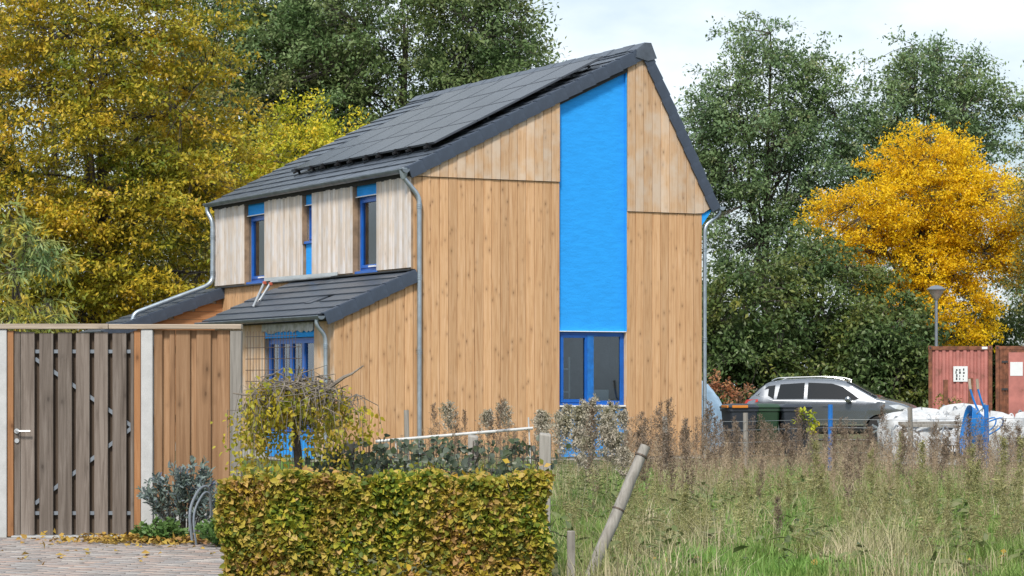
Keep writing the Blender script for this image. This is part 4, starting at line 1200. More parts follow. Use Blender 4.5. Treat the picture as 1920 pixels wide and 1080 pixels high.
# right: grey-green pair, yellow tree, dark shrubs
tree('grey_green_tree', 'tall grey-green tree close to the steep gable edge', (10.5, 106), [(-.3, 0, 12.0, 2.9, 2.8, 3.6), (-.4, 0, 15.0, 1.5, 1.6, 1.9), (1.9, 0, 14.0, 1.5, 1.6, 2.0), (-1.8, 0, 11.5, 2.0, 2, 2.6), (1.8, 0, 10.8, 2.2, 2, 2.8), (-1.2, 0, 8.2, 2.8, 2.4, 2.2), (1.5, 0, 7.6, 2.6, 2, 1.9)], 16.0, .24, 640, 84, .165, M['l_grey'], 111, cr=.85, nlimb=26, group='tall green trees', tight=.15, shell=.3)
tree('grey_green_tree', 'tall grey-green tree rising behind the bright yellow tree', (17.0, 108), [(0, 0, 12.6, 2.9, 2.6, 3.0), (-1.6, 0, 11.6, 2.1, 2, 2.6), (2.4, 0, 12.8, 1.7, 2, 2.8), (0.4, 0, 14.8, 1.5, 1.5, 1.6), (0, 0, 9.5, 3.6, 2.6, 2.4), (0, 0, 6.5, 3.8, 2.4, 2.4)], 15.8, .24, 700, 84, .165, M['l_grey'], 112, cr=.85, nlimb=26, group='tall green trees', tight=.15, shell=.3)
tree('grey_green_tree', 'tall green tree at the far edge of the row behind the containers', (22.6, 107), [(0, 0, 11.0, 2.1, 2, 4.2), (0, 0, 6.0, 2.4, 2, 3)], 14, .22, 220, 70, .16, M['l_grey'], 113, cr=.8, nlimb=14, group='tall green trees')
tree('yellow_tree', 'bright golden-yellow tree above the street lamp', (13.9, 88), [(0, 0, 7.6, 2.4, 2.0, 2.1), (-2.0, 0, 6.9, 1.6, 1.5, 1.5), (2.3, 0, 7.2, 1.9, 1.6, 1.8), (3.0, 0, 6.0, 1.3, 1.2, 1.2), (.4, 0, 9.0, 1.6, 1.4, 1.2), (.2, 0, 5.4, 2.1, 1.6, 1.7), (1.0, -.5, 3.9, 1.8, 1.3, 1.4), (-.6, -.3, 4.3, 1.3, 1, 1.0)], 9, .14, 620, 140, .11, M['l_yellow'], 114, cr=.72, nlimb=24, group='autumn trees', droop=.02, tight=.12, shell=.4)
tree('olive_tree', 'olive-green loose tree at the photo edge beside the yellow tree', (18.2, 85), [(0, 0, 8.0, 1.4, 1.5, 2.6), (.3, 0, 5.0, 1.9, 1.6, 2.6)], 10, .14, 280, 80, .10, M['l_olive'], 115, cr=.7, nlimb=14, droop=.5, tight=.13)
SH = [(7.6, 82, 2.0, 5.7, 1), (10.2, 84, 2.2, 6.3, 2), (12.0, 82, 1.7, 4.2, 3), (15.0, 94, 2.6, 3.9, 4), (18.6, 93, 2.6, 4.4, 5), (5.4, 86, 2.2, 5.2, 6)]
LB = ['dense dark shrub tree right beside the house corner', 'largest dark shrub tree above the roof of the car', 'dark large-leaved shrub tree behind the bonnet of the car', 'dark shrub tree below the bright yellow tree', 'dark shrub tree behind the red containers', 'dark shrub tree mostly hidden behind the house']
for (x, y, r, h_, i) in SH:
    tree('dark_shrub_tree', LB[i - 1], (x, y), [(0, 0, h_ * .62, r, 1.6, h_ * .40), (0, -.4, h_ * .30, r * 1.1, 1.5, h_ * .30)], h_ * .85, .12, 250, 100, .17, M['l_dark'], 120 + i, cr=.72, nlimb=16, asp=.48, droop=.35, group='dark shrubs behind the car', tight=.16, shell=.5)
tree('reddish_shrub', 'small reddish-brown shrub between blue tarpaulin and car', (5.95, 72), [(0, 0, 1.0, .75, .5, .75)], 1.3, .03, 46, 40, .10, M['l_red'], 131, cr=.35, nlimb=8, cat='shrub')
tree('sapling', 'little sapling with yellow leaves beside the blue post', (4.82, 42), [(0, 0, .86, .13, .12, .26)], 1.0, .008, 9, 10, .075, M['l_lime'], 132, cr=.10, nlimb=4, asp=.6, cat='sapling')
# ------------------------------------------------------------------ car
M['carpaint'] = plain('grey_car_paint', (0.27, 0.29, 0.32), 0.22, metal=0.85, var=0.06, scale=2)
M['carblack'] = plain('black_car_plastic', (0.015, 0.015, 0.017), 0.5)
M['carglass'] = plain('dark_car_glass', (0.010, 0.012, 0.015), 0.03, var=0.0, spec=0.45)
M['chrome'] = plain('silver_trim', (0.6, 0.62, 0.64), 0.2, metal=0.9)
M['tyre'] = plain('tyre_rubber', (0.02, 0.02, 0.021), 0.85)
M['redlamp'] = plain('red_lamp_glass', (0.42, 0.03, 0.02), 0.15)
M['lampglass'] = plain('clear_lamp_glass', (0.62, 0.66, 0.70), 0.1, metal=0.3)
def lerp_tab(tab, x):
    for (x0, y0), (x1, y1) in zip(tab[:-1], tab[1:]):
        if x <= x1:
            k = max(0, (x - x0) / (x1 - x0)); return y0 + (y1 - y0) * k
    return tab[-1][1]
CT = [(-2.26, .98), (-2.20, 1.06), (-2.05, 1.20), (-1.80, 1.44), (-1.62, 1.555), (-1.3, 1.61), (-.6, 1.64), (0, 1.63), (.35, 1.58), (.6, 1.47), (1.25, 1.12), (1.6, 1.06), (1.95, .97), (2.12, .86), (2.22, .70), (2.27, .55)]
WX = (-1.36, 1.33)
def cside(x, z):
    w_ = .92
    if x > 1.2: w_ -= .30 * ((x - 1.2) / 1.07) ** 2.4
    if x < -1.7: w_ -= .13 * ((-1.7 - x) / .56) ** 2
    if z > 1.03: w_ -= (z - 1.03) * .40 + .01
    if z < .5: w_ -= (.5 - z) * .12
    if .72 < z < .98: w_ += .012 * math.sin((z - .72) / .26 * math.pi)
    return w_
def build_car(loc, rz):
    t = thing('parked_car', 'dark grey compact SUV parked behind the bins and white bags', 'car', loc, rz)
    xs = sorted(set([round(x, 3) for x in list(np.linspace(-2.26, 2.27, 34)) + [c + d for c in WX for d in np.linspace(-.40, .40, 15)]]))
    rings = []
    for x in xs:
        T = lerp_tab(CT, x); zb = min(1.03, T - .05)
        z0 = .26
        for c in WX:
            if abs(x - c) < .40: z0 = max(z0, .32 + math.sqrt(max(0, .40 ** 2 - (x - c) ** 2)))
        z0 = min(z0, zb - .02)
        rg = []
        for j in range(7):
            z = z0 + (zb - z0) * j / 6; rg.append((x, cside(x, z), z))
        for j in range(1, 4):
            z = zb + (T - .045 - zb) * j / 3; rg.append((x, cside(x, z), z))
        ye = cside(x, T - .045)
        rg += [(x, ye * .93, T - .014), (x, ye * .6, T + .006), (x, 0, T + .014)]
        rings.append(rg)
    m_ = MB(); k = len(rings[0])
    for sgn in (-1, 1):
        vs = [(p[0], p[1] * sgn, p[2]) for r_ in rings for p in r_]
        fs = [(i * k + j, i * k + j + 1, (i + 1) * k + j + 1, (i + 1) * k + j) for i in range(len(rings) - 1) for j in range(k - 1)]
        m_.add(vs, fs)
    for r_ in (rings[0], rings[-1]):
        m_.add([(p[0], -p[1], p[2]) for p in r_] + [(p[0], p[1], p[2]) for p in r_[::-1]], [tuple(range(2 * k))])
    b = m_.build('body', M['carpaint'], t, smooth=True)
    MB().box(-2.15, 2.1, -.72, .72, .20, .62).build('underbody', M['carblack'], t)
    def patch(name, poly, mat, off=.006, par=t, sides=(-1, 1), label=None):
        for sg in sides:
            v = [(x, (cside(x, z) + off) * sg, z) for x, z in poly]; v2 = [(x, (cside(x, z) - .02) * sg, z) for x, z in poly]
            n = len(poly)
            MB().add(v + v2, [tuple(range(n)), tuple(range(n, 2 * n))[::-1]] + [(i, (i + 1) % n, n + (i + 1) % n, n + i) for i in range(n)]).build(name, mat, par)
    patch('side_window', [(-1.90, 1.20), (-1.45, 1.085), (-1.43, 1.47), (-1.62, 1.44)], M['carglass'])
    patch('side_window', [(-1.38, 1.075), (-.66, 1.06), (-.66, 1.53), (-1.30, 1.49)], M['carglass'])
    patch('side_window', [(-.57, 1.06), (.62, 1.06), (.78, 1.12), (.35, 1.42), (.05, 1.51), (-.57, 1.535)], M['carglass'])
    patch('window_trim', [(-1.93, 1.20), (-1.46, 1.062), (.70, 1.038), (.70, 1.056), (-1.46, 1.082), (-1.90, 1.215)], M['chrome'], off=.010)
    patch('sill_cladding', [(-.93, .27), (.90, .27), (.90, .42), (-.93, .42)], M['carblack'], off=.012)
    patch('sill_trim', [(-.93, .43), (.90, .43), (.90, .465), (-.93, .465)], M['chrome'], off=.012)
    patch('door_seam', [(-.625, .46), (-.61, .46), (-.61, 1.06), (-.625, 1.06)], M['carblack'], off=.003)
    patch('door_seam', [(.80, .46), (.815, .46), (.86, 1.04), (.845, 1.04)], M['carblack'], off=.003)
    patch('door_handle', [(-1.15, .93), (-.92, .93), (-.92, .965), (-1.15, .965)], M['carpaint'], off=.03)
    patch('door_handle', [(-.16, .92), (.07, .92), (.07, .955), (-.16, .955)], M['carpaint'], off=.03)
    patch('tail_lamp', [(-2.24, .99), (-1.86, 1.03), (-1.86, 1.10), (-2.18, 1.09)], M['redlamp'], off=.012)
    patch('headlight', [(1.55, .95), (1.72, .86), (2.10, .78), (2.12, .85), (1.80, .97)], M['lampglass'], off=.012)
    # windscreen and rear screen
    def screen(xa, xb, n=6):
        vs = []
        for i in range(n + 1):
            x = xa + (xb - xa) * i / n; T = lerp_tab(CT, x); y = cside(x, T - .045) * .90
            vs += [(x, -y, T + .010), (x, -y * .5, T + .022), (x, y * .5, T + .022), (x, y, T + .010)]
        fs = [(i * 4 + j, i * 4 + j + 1, (i + 1) * 4 + j + 1, (i + 1) * 4 + j) for i in range(n) for j in range(3)]
        o = MB().add(vs, fs).build('windscreen', M['carglass'], t, smooth=True)
        md = o.modifiers.new('s', 'SOLIDIFY'); md.thickness = .01
    screen(.42, 1.20); screen(-2.02, -1.72)
    MB().box(2.05, 2.29, -.55, .55, .42, .70).build('grille', M['carblack'], t, bevel=.02)
    for sg in (-1, 1):
        MB().tube(arc([(-1.55, .60 * sg, 1.58), (-1.40, .615 * sg, 1.655), (-.2, .63 * sg, 1.69), (.15, .615 * sg, 1.665), (.35, .60 * sg, 1.60)], 4), .017, 8).build('roof_rail', M['chrome'], t, smooth=True)
        mo = MB().lathe([(.03, -.10), (.075, -.07), (.085, 0), (.07, .06), (.02, .085)], (.52, (.93 + .10) * sg, 1.10), 12, 'Y').build('door_mirror', M['carpaint'], t, smooth=True)
        MB().tube([(.55, .84 * sg, 1.06), (.53, .97 * sg, 1.08)], .025, 6).build('mirror_arm', M['carblack'], mo)
        for c in WX:
            ty = MB().lathe([(.23, -.11), (.32, -.11), (.345, -.07), (.345, .07), (.32, .11), (.23, .11)], (c, .80 * sg, .345), 28, 'Y').build('wheel', M['tyre'], t, smooth=True)
            rm = MB().lathe([(.235, -.05), (.245, -.10), (.235, .10), (.20, .05)], (c, .80 * sg, .345), 24, 'Y')
            ro = rm.build('rim', M['carblack'], ty, smooth=True)
            sp = MB()
            for q in range(7):
                a = 2 * math.pi * q / 7
                d = Vector((math.cos(a), 0, math.sin(a))); nn = Vector((-math.sin(a), 0, math.cos(a))) * .022
                C_ = Vector((c, 0, .345))
                yo, yi = (.915 * sg, .88 * sg)
                A_, B_ = C_ + d * .03, C_ + d * .235
                sp.hexa([((A_ + nn).x, yo, (A_ + nn).z), ((B_ + nn * 1.3).x, yo, (B_ + nn * 1.3).z), ((B_ - nn * 1.3).x, yo, (B_ - nn * 1.3).z), ((A_ - nn).x, yo, (A_ - nn).z)],
                        [((A_ + nn).x, yi, (A_ + nn).z), ((B_ + nn * 1.3).x, yi, (B_ + nn * 1.3).z), ((B_ - nn * 1.3).x, yi, (B_ - nn * 1.3).z), ((A_ - nn).x, yi, (A_ - nn).z)])
            sp.lathe([(.05, -.02), (.06, 0), (.03, .02)], (c, .905 * sg, .345), 12, 'Y')
            sp.build('spokes', M['chrome'], ty)
build_car((8.45, 67.0, -0.02), R(-17))

# ------------------------------------------------------------------ wheelie bins, tarpaulin
M['binplastic'] = plain('dark_bin_plastic', (0.022, 0.028, 0.040), 0.45, var=.15)
M['bingreen'] = plain('green_bin_plastic', (0.018, 0.05, 0.026), 0.45, var=.15)
M['binorange'] = plain('orange_lid', (0.55, 0.19, 0.02), 0.45)
def wbin(loc, rz, label, lid, body):
    t = thing('wheelie_bin', label, 'bin', loc, rz, 'wheelie bins')
    def ring(z, w_, d, r_=.05):
        o = []
        for (cx, cy, a0) in ((w_ - r_, d - r_, 0), (-w_ + r_, d - r_, 90), (-w_ + r_, -d + r_, 180), (w_ - r_, -d + r_, 270)):
            for k in range(4):
                a = R(a0 + 30 * k); o.append((cx + r_ * math.cos(a), cy + r_ * math.sin(a), z))
        return o
    rs = [ring(.05, .22, .26), ring(.5, .255, .31), ring(.92, .285, .35), ring(.925, .305, .37), ring(.98, .305, .37)]
    n = 16; m_ = MB()
    m_.add([p for r_ in rs for p in r_], [tuple(range(n))[::-1], tuple(range(4 * n, 5 * n))] + [(i * n + k, i * n + (k + 1) % n, (i + 1) * n + (k + 1) % n, (i + 1) * n + k) for i in range(4) for k in range(n)])
    m_.build('body', body, t, smooth=True)
    l_ = MB(); rs = [ring(.984, .31, .385), ring(1.01, .315, .39), ring(1.06, .27, .33), ring(1.075, .15, .2)]
    l_.add([p for r_ in rs for p in r_], [tuple(range(n))[::-1], tuple(range(3 * n, 4 * n))] + [(i * n + k, i * n + (k + 1) % n, (i + 1) * n + (k + 1) % n, (i + 1) * n + k) for i in range(3) for k in range(n)])
    l_.build('lid', body, t, smooth=True)
    if lid is M['binorange']:
        MB().box(-.27, .06, -.415, -.388, .992, 1.045).build('lid_strip', lid, t, bevel=.008)
        MB().box(-.345, -.312, -.30, .10, .992, 1.045).build('lid_strip', lid, t, bevel=.008)
    MB().tube([(-.24, .43, 1.0), (.24, .43, 1.0)], .016, 8).build('handle', body, t, smooth=True)
    for s_ in (-1, 1):
        MB().lathe([(.02, -.03), (.10, -.03), (.10, .03), (.02, .03)], (0, 0, 0), 16).build('wheel', M['tyre'], t).matrix_local = Matrix.Translation((s_ * .27, .30, .10)) @ Matrix.Rotation(R(90), 4, 'Y')
wbin((4.58, 51.6, 0), R(12), 'dark wheelie bin with an orange lid strip beside the house corner', M['binorange'], M['binplastic'])
wbin((5.16, 52.1, 0), R(-6), 'green-bodied wheelie bin between the two dark bins', M['binplastic'], M['bingreen'])
wbin((5.72, 51.9, 0), R(4), 'dark wheelie bin nearest the yellow-leaved sapling', M['binplastic'], M['binplastic'])
M['tarp'] = plain('pale_blue_tarpaulin', (0.42, 0.58, 0.72), 0.35, var=.25, scale=4)
def heap():
    rr = np.random.default_rng(7); n = 26
    vs = []; ph = rr.uniform(0, 6, 8)
    for i in range(n + 1):
        for j in range(n + 1):
            u_, v_ = i / n * 2 - 1, j / n * 2 - 1
            z = 1.62 * max(0, 1 - (abs(u_ * 1.0) ** 1.0 + abs(v_) ** 1.6 * .9)) ** .9
            z += .05 * math.sin(7 * u_ + ph[0] + 3 * v_) * math.sin(5 * v_ + ph[1]) + .03 * math.sin(17 * u_ + 9 * v_ + ph[2]) + .015 * rr.normal()
            vs.append((u_ * 1.35 - .25, v_ * 1.2, max(.01, z)))
    fs = [(i * (n + 1) + j, (i + 1) * (n + 1) + j, (i + 1) * (n + 1) + j + 1, i * (n + 1) + j + 1) for i in range(n) for j in range(n)]
    o = MB().add(vs, fs).build('tarpaulin', M['tarp'], smooth=True)
    o.location = (4.30, 55.5, 0)
    tag(o, 'crumpled pale blue tarpaulin over a heap at the house corner', 'tarpaulin')
heap()

# ------------------------------------------------------------------ white builder's bags
M['bag'] = plain('white_woven_bag', (0.52, 0.54, 0.565), 0.65, var=.14, scale=5, bump=.4, dirt=(.33, .33, .33))
M['strap'] = plain('grey_strap', (0.20, 0.22, 0.25), 0.7)
M['print'] = plain('black_print', (0.02, 0.022, 0.026), 0.6)
def bag(loc, rz, s, seed, label, prnt=False):
    rr = np.random.default_rng(seed); ph = rr.uniform(0, 6.28, 12)
    t = thing('builders_bag', label, 'bag', loc, rz, 'white building-material bags')
    n, m_ = 36, 16; vs = []
    for i in range(m_ + 1):
        f = i / m_
        for k in range(n):
            a = 2 * math.pi * k / n
            c, s_ = math.cos(a), math.sin(a)
            q = (abs(c) ** 4 + abs(s_) ** 4) ** -.25        # a soft square
            zf = min(1, f / .72)
            rad = s[0] * (.47 + .06 * math.sin(zf * math.pi))
            if f > .72: rad *= 1 - ((f - .72) / .28) ** 1.6 * .97
            fold = .035 * math.sin(5 * a + ph[0] + 3 * f) + .03 * math.sin(11 * a + ph[1] - 6 * f) + .035 * math.sin(12 * f + ph[2] + 3 * a) + .05 * (abs(math.sin(8 * a + 7 * f + ph[6])) - .5) + .04 * (abs(math.sin(3 * a - 11 * f + ph[7])) - .5)
            rad *= 1 + fold
            z = s[1] * (zf if f <= .72 else 1 + .10 * ((f - .72) / .28) ** .7)
            if f > .5: z += s[1] * (.05 * math.sin(3 * a + ph[3]) + .035 * math.sin(7 * a + ph[4]) + .03 * math.sin(13 * a + ph[5])) * min(1, (f - .5) * 3)
            vs.append((rad * q * c, rad * q * s_, max(0, z)))
    fs = [(i * n + k, i * n + (k + 1) % n, (i + 1) * n + (k + 1) % n, (i + 1) * n + k) for i in range(m_) for k in range(n)] + [tuple(m_ * n + k for k in range(n))]
    MB().add(vs, fs).build('sack', M['bag'], t, smooth=True)
    for cx, cy in ((-1, -1), (1, -1), (1, 1), (-1, 1)):
        r_ = s[0] * .43
        p = Vector((cx * r_, cy * r_, s[1] * .55)); q = Vector((cx * r_ * .8, cy * r_ * .8, s[1] * (1.12 + rr.uniform(0, .14)))); w_ = Vector((cx * r_ * .55, cy * r_ * .95, s[1] * .95))
        MB().tube(arc([p * 1.04 + Vector((0, 0, -.1)), p * 1.03 + Vector((0, 0, .15)), q, w_], 4), .016, 6).build('lifting_loop', M['bag'] if rr.random() < .5 else M['strap'], t, smooth=True)
    if prnt:
        y = -s[0] * .56
        po = MB().box(-s[0] * .34, s[0] * .34, y - .004, y + .03, s[1] * .22, s[1] * .58).build('print', M['print'], t)
        tc_ = bpy.data.curves.new('lettering', 'FONT'); tc_.body = 'NITZA'; tc_.size = s[0] * .22; tc_.align_x = 'CENTER'; tc_.extrude = .002
        tmp = bpy.data.objects.new('lettering_source', tc_); COL.objects.link(tmp); bpy.context.view_layer.update()
        lme = bpy.data.meshes.new_from_object(tmp.evaluated_get(bpy.context.evaluated_depsgraph_get())); bpy.data.objects.remove(tmp)
        lme.materials.clear(); lme.materials.append(M['white'])
        to = link('lettering', lme, po)
        to.rotation_euler = (R(90), 0, 0); to.location = (0, y - .007, s[1] * .38)
BG = [(7.50, 48.6, .95, .80, 'white bag at the car end of the bag row'), (8.30, 48.9, .92, .74, 'white bag with sagging top between car and wheelbarrow'), (9.15, 49.0, .95, .80, 'white bag right behind the blue wheelbarrow'), (10.05, 48.4, .95, .84, 'white bag at the photo edge past the wheelbarrow'),
      (8.0, 50.0, .9, .86, 'white bag in the rear row behind the timber beams'), (8.85, 50.1, .9, .92, 'tallest white bag in the rear row')]
for i, (x, y, w_, h_, lb) in enumerate(BG):
    bag((x, y, 0), R([8, -12, 5, 14, -6, 9][i]), (w_, h_), 200 + i, lb)
bag((7.40, 47.1, 0), R(5), (.78, .60), 211, 'low white bag in the front row nearest the car')
bag((8.15, 46.9, 0), R(-3), (.74, .62), 212, 'low white bag printed with a black lettered panel', True)
for k in range(2):
    o = MB().box(-.75, .75, -.06, .06, 0, .055).build('timber_beam', M['greypost'], bevel=.006)
    o.location = (7.85, 46.75 + k * .22, .67 + .058 * k); o.rotation_euler = (0, R(1.5 - 2 * k), R(3 - 5 * k))
    tag(o, ['weathered timber beam lying across the low white bags', 'second weathered beam behind the front one on the bags'][k], 'beam', 'beams on the bags')

# ------------------------------------------------------------------ wheelbarrow stood on its nose
def barrow(loc, rot):
    t = thing('wheelbarrow', 'blue wheelbarrow standing upright on its wheel against white bags', 'wheelbarrow')
    t.matrix_world = Matrix.Translation(loc) @ rot
    n = 24
    def ring(x, z, lx, ly, p=3.2):
        o = []
        for k in range(n):
            a = 2 * math.pi * k / n; c, s_ = math.cos(a), math.sin(a); q = (abs(c) ** p + abs(s_) ** p) ** (-1 / p)
            o.append((x + lx * q * c, ly * q * s_, z))
        return o
    rs = [ring(.16, .60, .46, .33), ring(.16, .585, .445, .315), ring(.14, .45, .36, .27), ring(.12, .31, .25, .21), ring(.12, .30, .05, .05)]
    m_ = MB().add([p for r_ in rs for p in r_], [(i * n + k, i * n + (k + 1) % n, (i + 1) * n + (k + 1) % n, (i + 1) * n + k) for i in range(4) for k in range(n)] + [tuple(4 * n + k for k in range(n))])
    o = m_.build('tray', M['bluebarrow'], t, smooth=True); md = o.modifiers.new('s', 'SOLIDIFY'); md.thickness = .006
    for s_ in (-1, 1):
        MB().tube(arc([(.80, .06 * s_, .20), (.25, .17 * s_, .285), (-.15, .24 * s_, .30), (-.38, .27 * s_, .46), (-.62, .28 * s_, .58)], 5), .019, 8).build('frame_tube', M['bluebarrow'], t, smooth=True)
        MB().tube([(-.60, .28 * s_, .57), (-.78, .28 * s_, .62)], .026, 8).build('grip', M['rail'], t, smooth=True)
        MB().tube(arc([(-.05, .23 * s_, .29), (-.20, .25 * s_, 0.02), (-.02, .25 * s_, 0.0), (.22, .18 * s_, .27)], 4), .014, 6).build('leg', M['bluebarrow'], t, smooth=True)
        MB().tube([(-.30, .26 * s_, .40), (-.12, .24 * s_, .55)], .010, 6).build('strut', M['galv'], t)
    wh = MB().lathe([(.10, -.04), (.17, -.045), (.195, 0), (.17, .045), (.10, .04)], (.80, 0, .20), 24, 'Y').build('wheel', M['tyre'], t, smooth=True)
    MB().lathe([(.02, -.05), (.105, -.03), (.105, .03), (.02, .05)], (.80, 0, .20), 16, 'Y').build('rim', M['galv'], wh)
barrow(Vector((8.50, 46.2, .86)), Matrix.Rotation(R(184), 4, 'Z') @ Matrix.Rotation(R(80), 4, 'Y') @ Matrix.Translation((0.12, 0, -.32)))

# ------------------------------------------------------------------ containers, lamp, stakes
M['contred'] = plain('faded_red_paint', (0.42, 0.155, 0.135), 0.6, var=.18, scale=2.5, dirt=(.15, .07, .04))
M['contrust'] = plain('rusty_red_steel', (0.20, 0.075, 0.04), 0.75, var=.45, scale=6, dirt=(.09, .045, .03))
M['paper'] = plain('white_sheet', (0.68, 0.71, 0.74), 0.7, var=.06)
def container(x, y, label, doors):
    t = thing('shipping_container', label, 'container', (x, y, 0), R(-10.5), 'red containers')
    W, H, Lg = 1.84, 2.6, 2.3
    MB().box(.08, W - .08, .10, Lg, .12, H - .06).build('shell', M['contred'], t)
    for px in (0, W - .11):
        MB().box(px, px + .11, 0, .12, .0, H).build('corner_post', M['contrust'], t, bevel=.01)
        for z in (.0, H - .12):
            c_ = MB().box(px - .006, px + .116, -.012, .15, z - .004, z + .124).build('corner_casting', M['contrust'], t, bevel=.01)
            MB().lathe([(.03, -.004), (.03, .004)], (px + .055, -.014, z + .06), 10, 'Y').build('slot', M['print'], c_)
    MB().box(.112, W - .112, .02, .12, H - .12, H - .012).build('top_rail', M['contrust'], t); MB().box(.112, W - .112, .02, .12, .02, .16).build('bottom_rail', M['contrust'], t)
    if not doors:
        k = 8; pts = []
        w0 = .112; st_ = (W - .224) / k
        for i in range(k):
            a = w0 + i * st_
            pts += [(a, .075), (a + st_ * .30, .075), (a + st_ * .45, .035), (a + st_ * .85, .035)]
        pts.append((W - .112, .075))
        poly = pts + [(W - .112, .098), (w0, .098)]
        MB().prism(poly, lambda p, q, z: (p, q, z), .162, H - .122).build('corrugated_end', M['contred'], t)
        sg = MB().box(.72, 1.13, .018, .030, 1.55, 2.0).build('sign', M['paper'], t)
        rr = random.Random(5)
        for k_ in range(3):
            for q in range(4):
                a = .79 + k_ * .1 + rr.uniform(-.01, .01); z = 1.6 + q * .09
                MB().box(a, a + rr.uniform(.02, .05), .014, .0175, z, z + rr.uniform(.04, .08)).build('print', M['print'], sg)
        MB().box(W - .30, W - .14, .012, .0195, H - .10, H - .03).build('plate', M['paper'], t)
    else:
        for (a, b_) in ((.115, .915), (.925, W - .115)):
            d_ = MB().box(a, b_, .03, .08, .165, H - .125).build('door', M['contrust'], t, bevel=.01)
            MB().box(a + .26, b_ - .08, .018, .0295, .25, H - .2).build('door_panel', M['contred'], d_, bevel=.012)
            for q in (.10, .20):
                MB().tube([(a + q, .008, .10), (a + q, .008, H - .06)], .016, 8).build('locking_bar', M['contrust'], d_)
            for z in (.5, 1.3, 2.1):
                MB().box(a + .06, a + .24, -.012, .012, z, z + .06).build('bracket', M['print'], d_)
        MB().box(.42, .78, .008, .0165, 1.72, 2.12).build('notice', M['paper'], t)
container(12.20, 75.0, 'faded red corrugated container end with a marked white sheet', False)
container(14.10, 74.65, 'rusty red container with doors and a blank white notice', True)
lamp = thing('street_lamp', 'slim grey street lamp with a flared head behind the containers', 'street lamp', (12.96, 78.2, 0))
MB().tube([(0, 0, 0), (0, 0, 1.2), (0, 0, 4.05)], [.06, .055, .045], 10).build('pole', M['galv'], lamp, smooth=True)
MB().lathe([(.06, 4.05), (.10, 4.10), (.24, 4.33), (.25, 4.35)], (0, 0, 0), 18).build('diffuser', plain('lamp_bowl', (.35, .33, .30), .3), lamp, smooth=True)
MB().lathe([(.29, 4.352), (.295, 4.38), (.16, 4.47), (.03, 4.50)], (0, 0, 0), 18).build('hood', M['galv'], lamp, smooth=True)
for k, (px, h_) in enumerate(((1773, 1.60), (1820, 1.65))):
    o = MB().box(-.06, .06, -.05, .05, 0, h_).build('rusty_stake', M['contrust'], bevel=.01); o.location = ((px - 960) / 4800 * 71, 71, 0)
    tag(o, ['rusty stake in front of the corrugated container, under its sheet', 'rusty stake near the seam between the two containers'][k], 'stake', 'rusty stakes')
tree('yellowing_shrub', 'small yellowing shrub at the foot of the corrugated container', (12.55, 72.5), [(0, 0, .75, .5, .3, .5)], 1.0, .02, 26, 22, .09, M['l_olive'], 141, cr=.3, nlimb=6, cat='shrub')

# ------------------------------------------------------------------ meadow fence: posts and wires
FP = [(763, 43, 1.03, 'gp', 'thin grey post standing before the gable by the downpipe'), (1248, 41, .95, 'gp', 'short grey post in front of the gable corner'), (1398, 41.5, 1.0, 'gp', 'round grey post before the wheelie bins'),
      (1556, 43.5, 1.12, 'bp', 'bright blue post in the meadow in front of the car'), (1708, 43, 1.08, 'gp', 'grey post in front of the white bags'), (1850, 44.8, 1.10, 'bp', 'bright blue post beside the wheelbarrow')]
for (px, Y, h_, kd, lb) in FP:
    X = (px - 960) / 4800 * Y; r_ = .044
    o = MB().tube([(0, 0, -.05), (.005, 0, h_ * .5), (0, 0, h_)], [r_, r_ * .97, r_ * .93], 10).build('meadow_post', M['greypost'] if kd == 'gp' else M['bluepost'], smooth=True)
    o.location = (X, Y, 0); o.rotation_euler = (0, R(random.uniform(-1.2, 1.2)), 0)
    tag(o, lb, 'post', 'posts of the meadow fence')
wf = thing('meadow_wires', 'thin grey stock wire strung between the meadow posts', 'wire fence')
for z in (.30, .52, .72, .86):
    m_ = MB()
    run = [((px - 960) / 4800 * Y, Y - .05, z + (.01 if i % 2 else 0)) for i, (px, Y, h_, kd, lb) in enumerate(FP) if px > 1300] + [(10.6, 45, z)]
    m_.tube([((1335 - 960) / 4800 * 41.3, 41.3, z)] + run, .0035, 4, cap=False)
    m_.build('wire', M['wiregrey'], wf)
wp_ = thing('white_pole', 'long white pole propped at a slant before the gable', 'pole')
MB().tube([(-2.15, 40.4, .56), (.33, 40.4, .77)], .024, 8).build('pole', M['polewhite'], wp_)
for x, z in ((-1.8, .59), (-.55, .69), (.30, .94)):
    MB().tube([(x, 40.43, 0), (x - .04, 40.43, z)], .012, 6).build('prop', M['polewhite'], wp_)

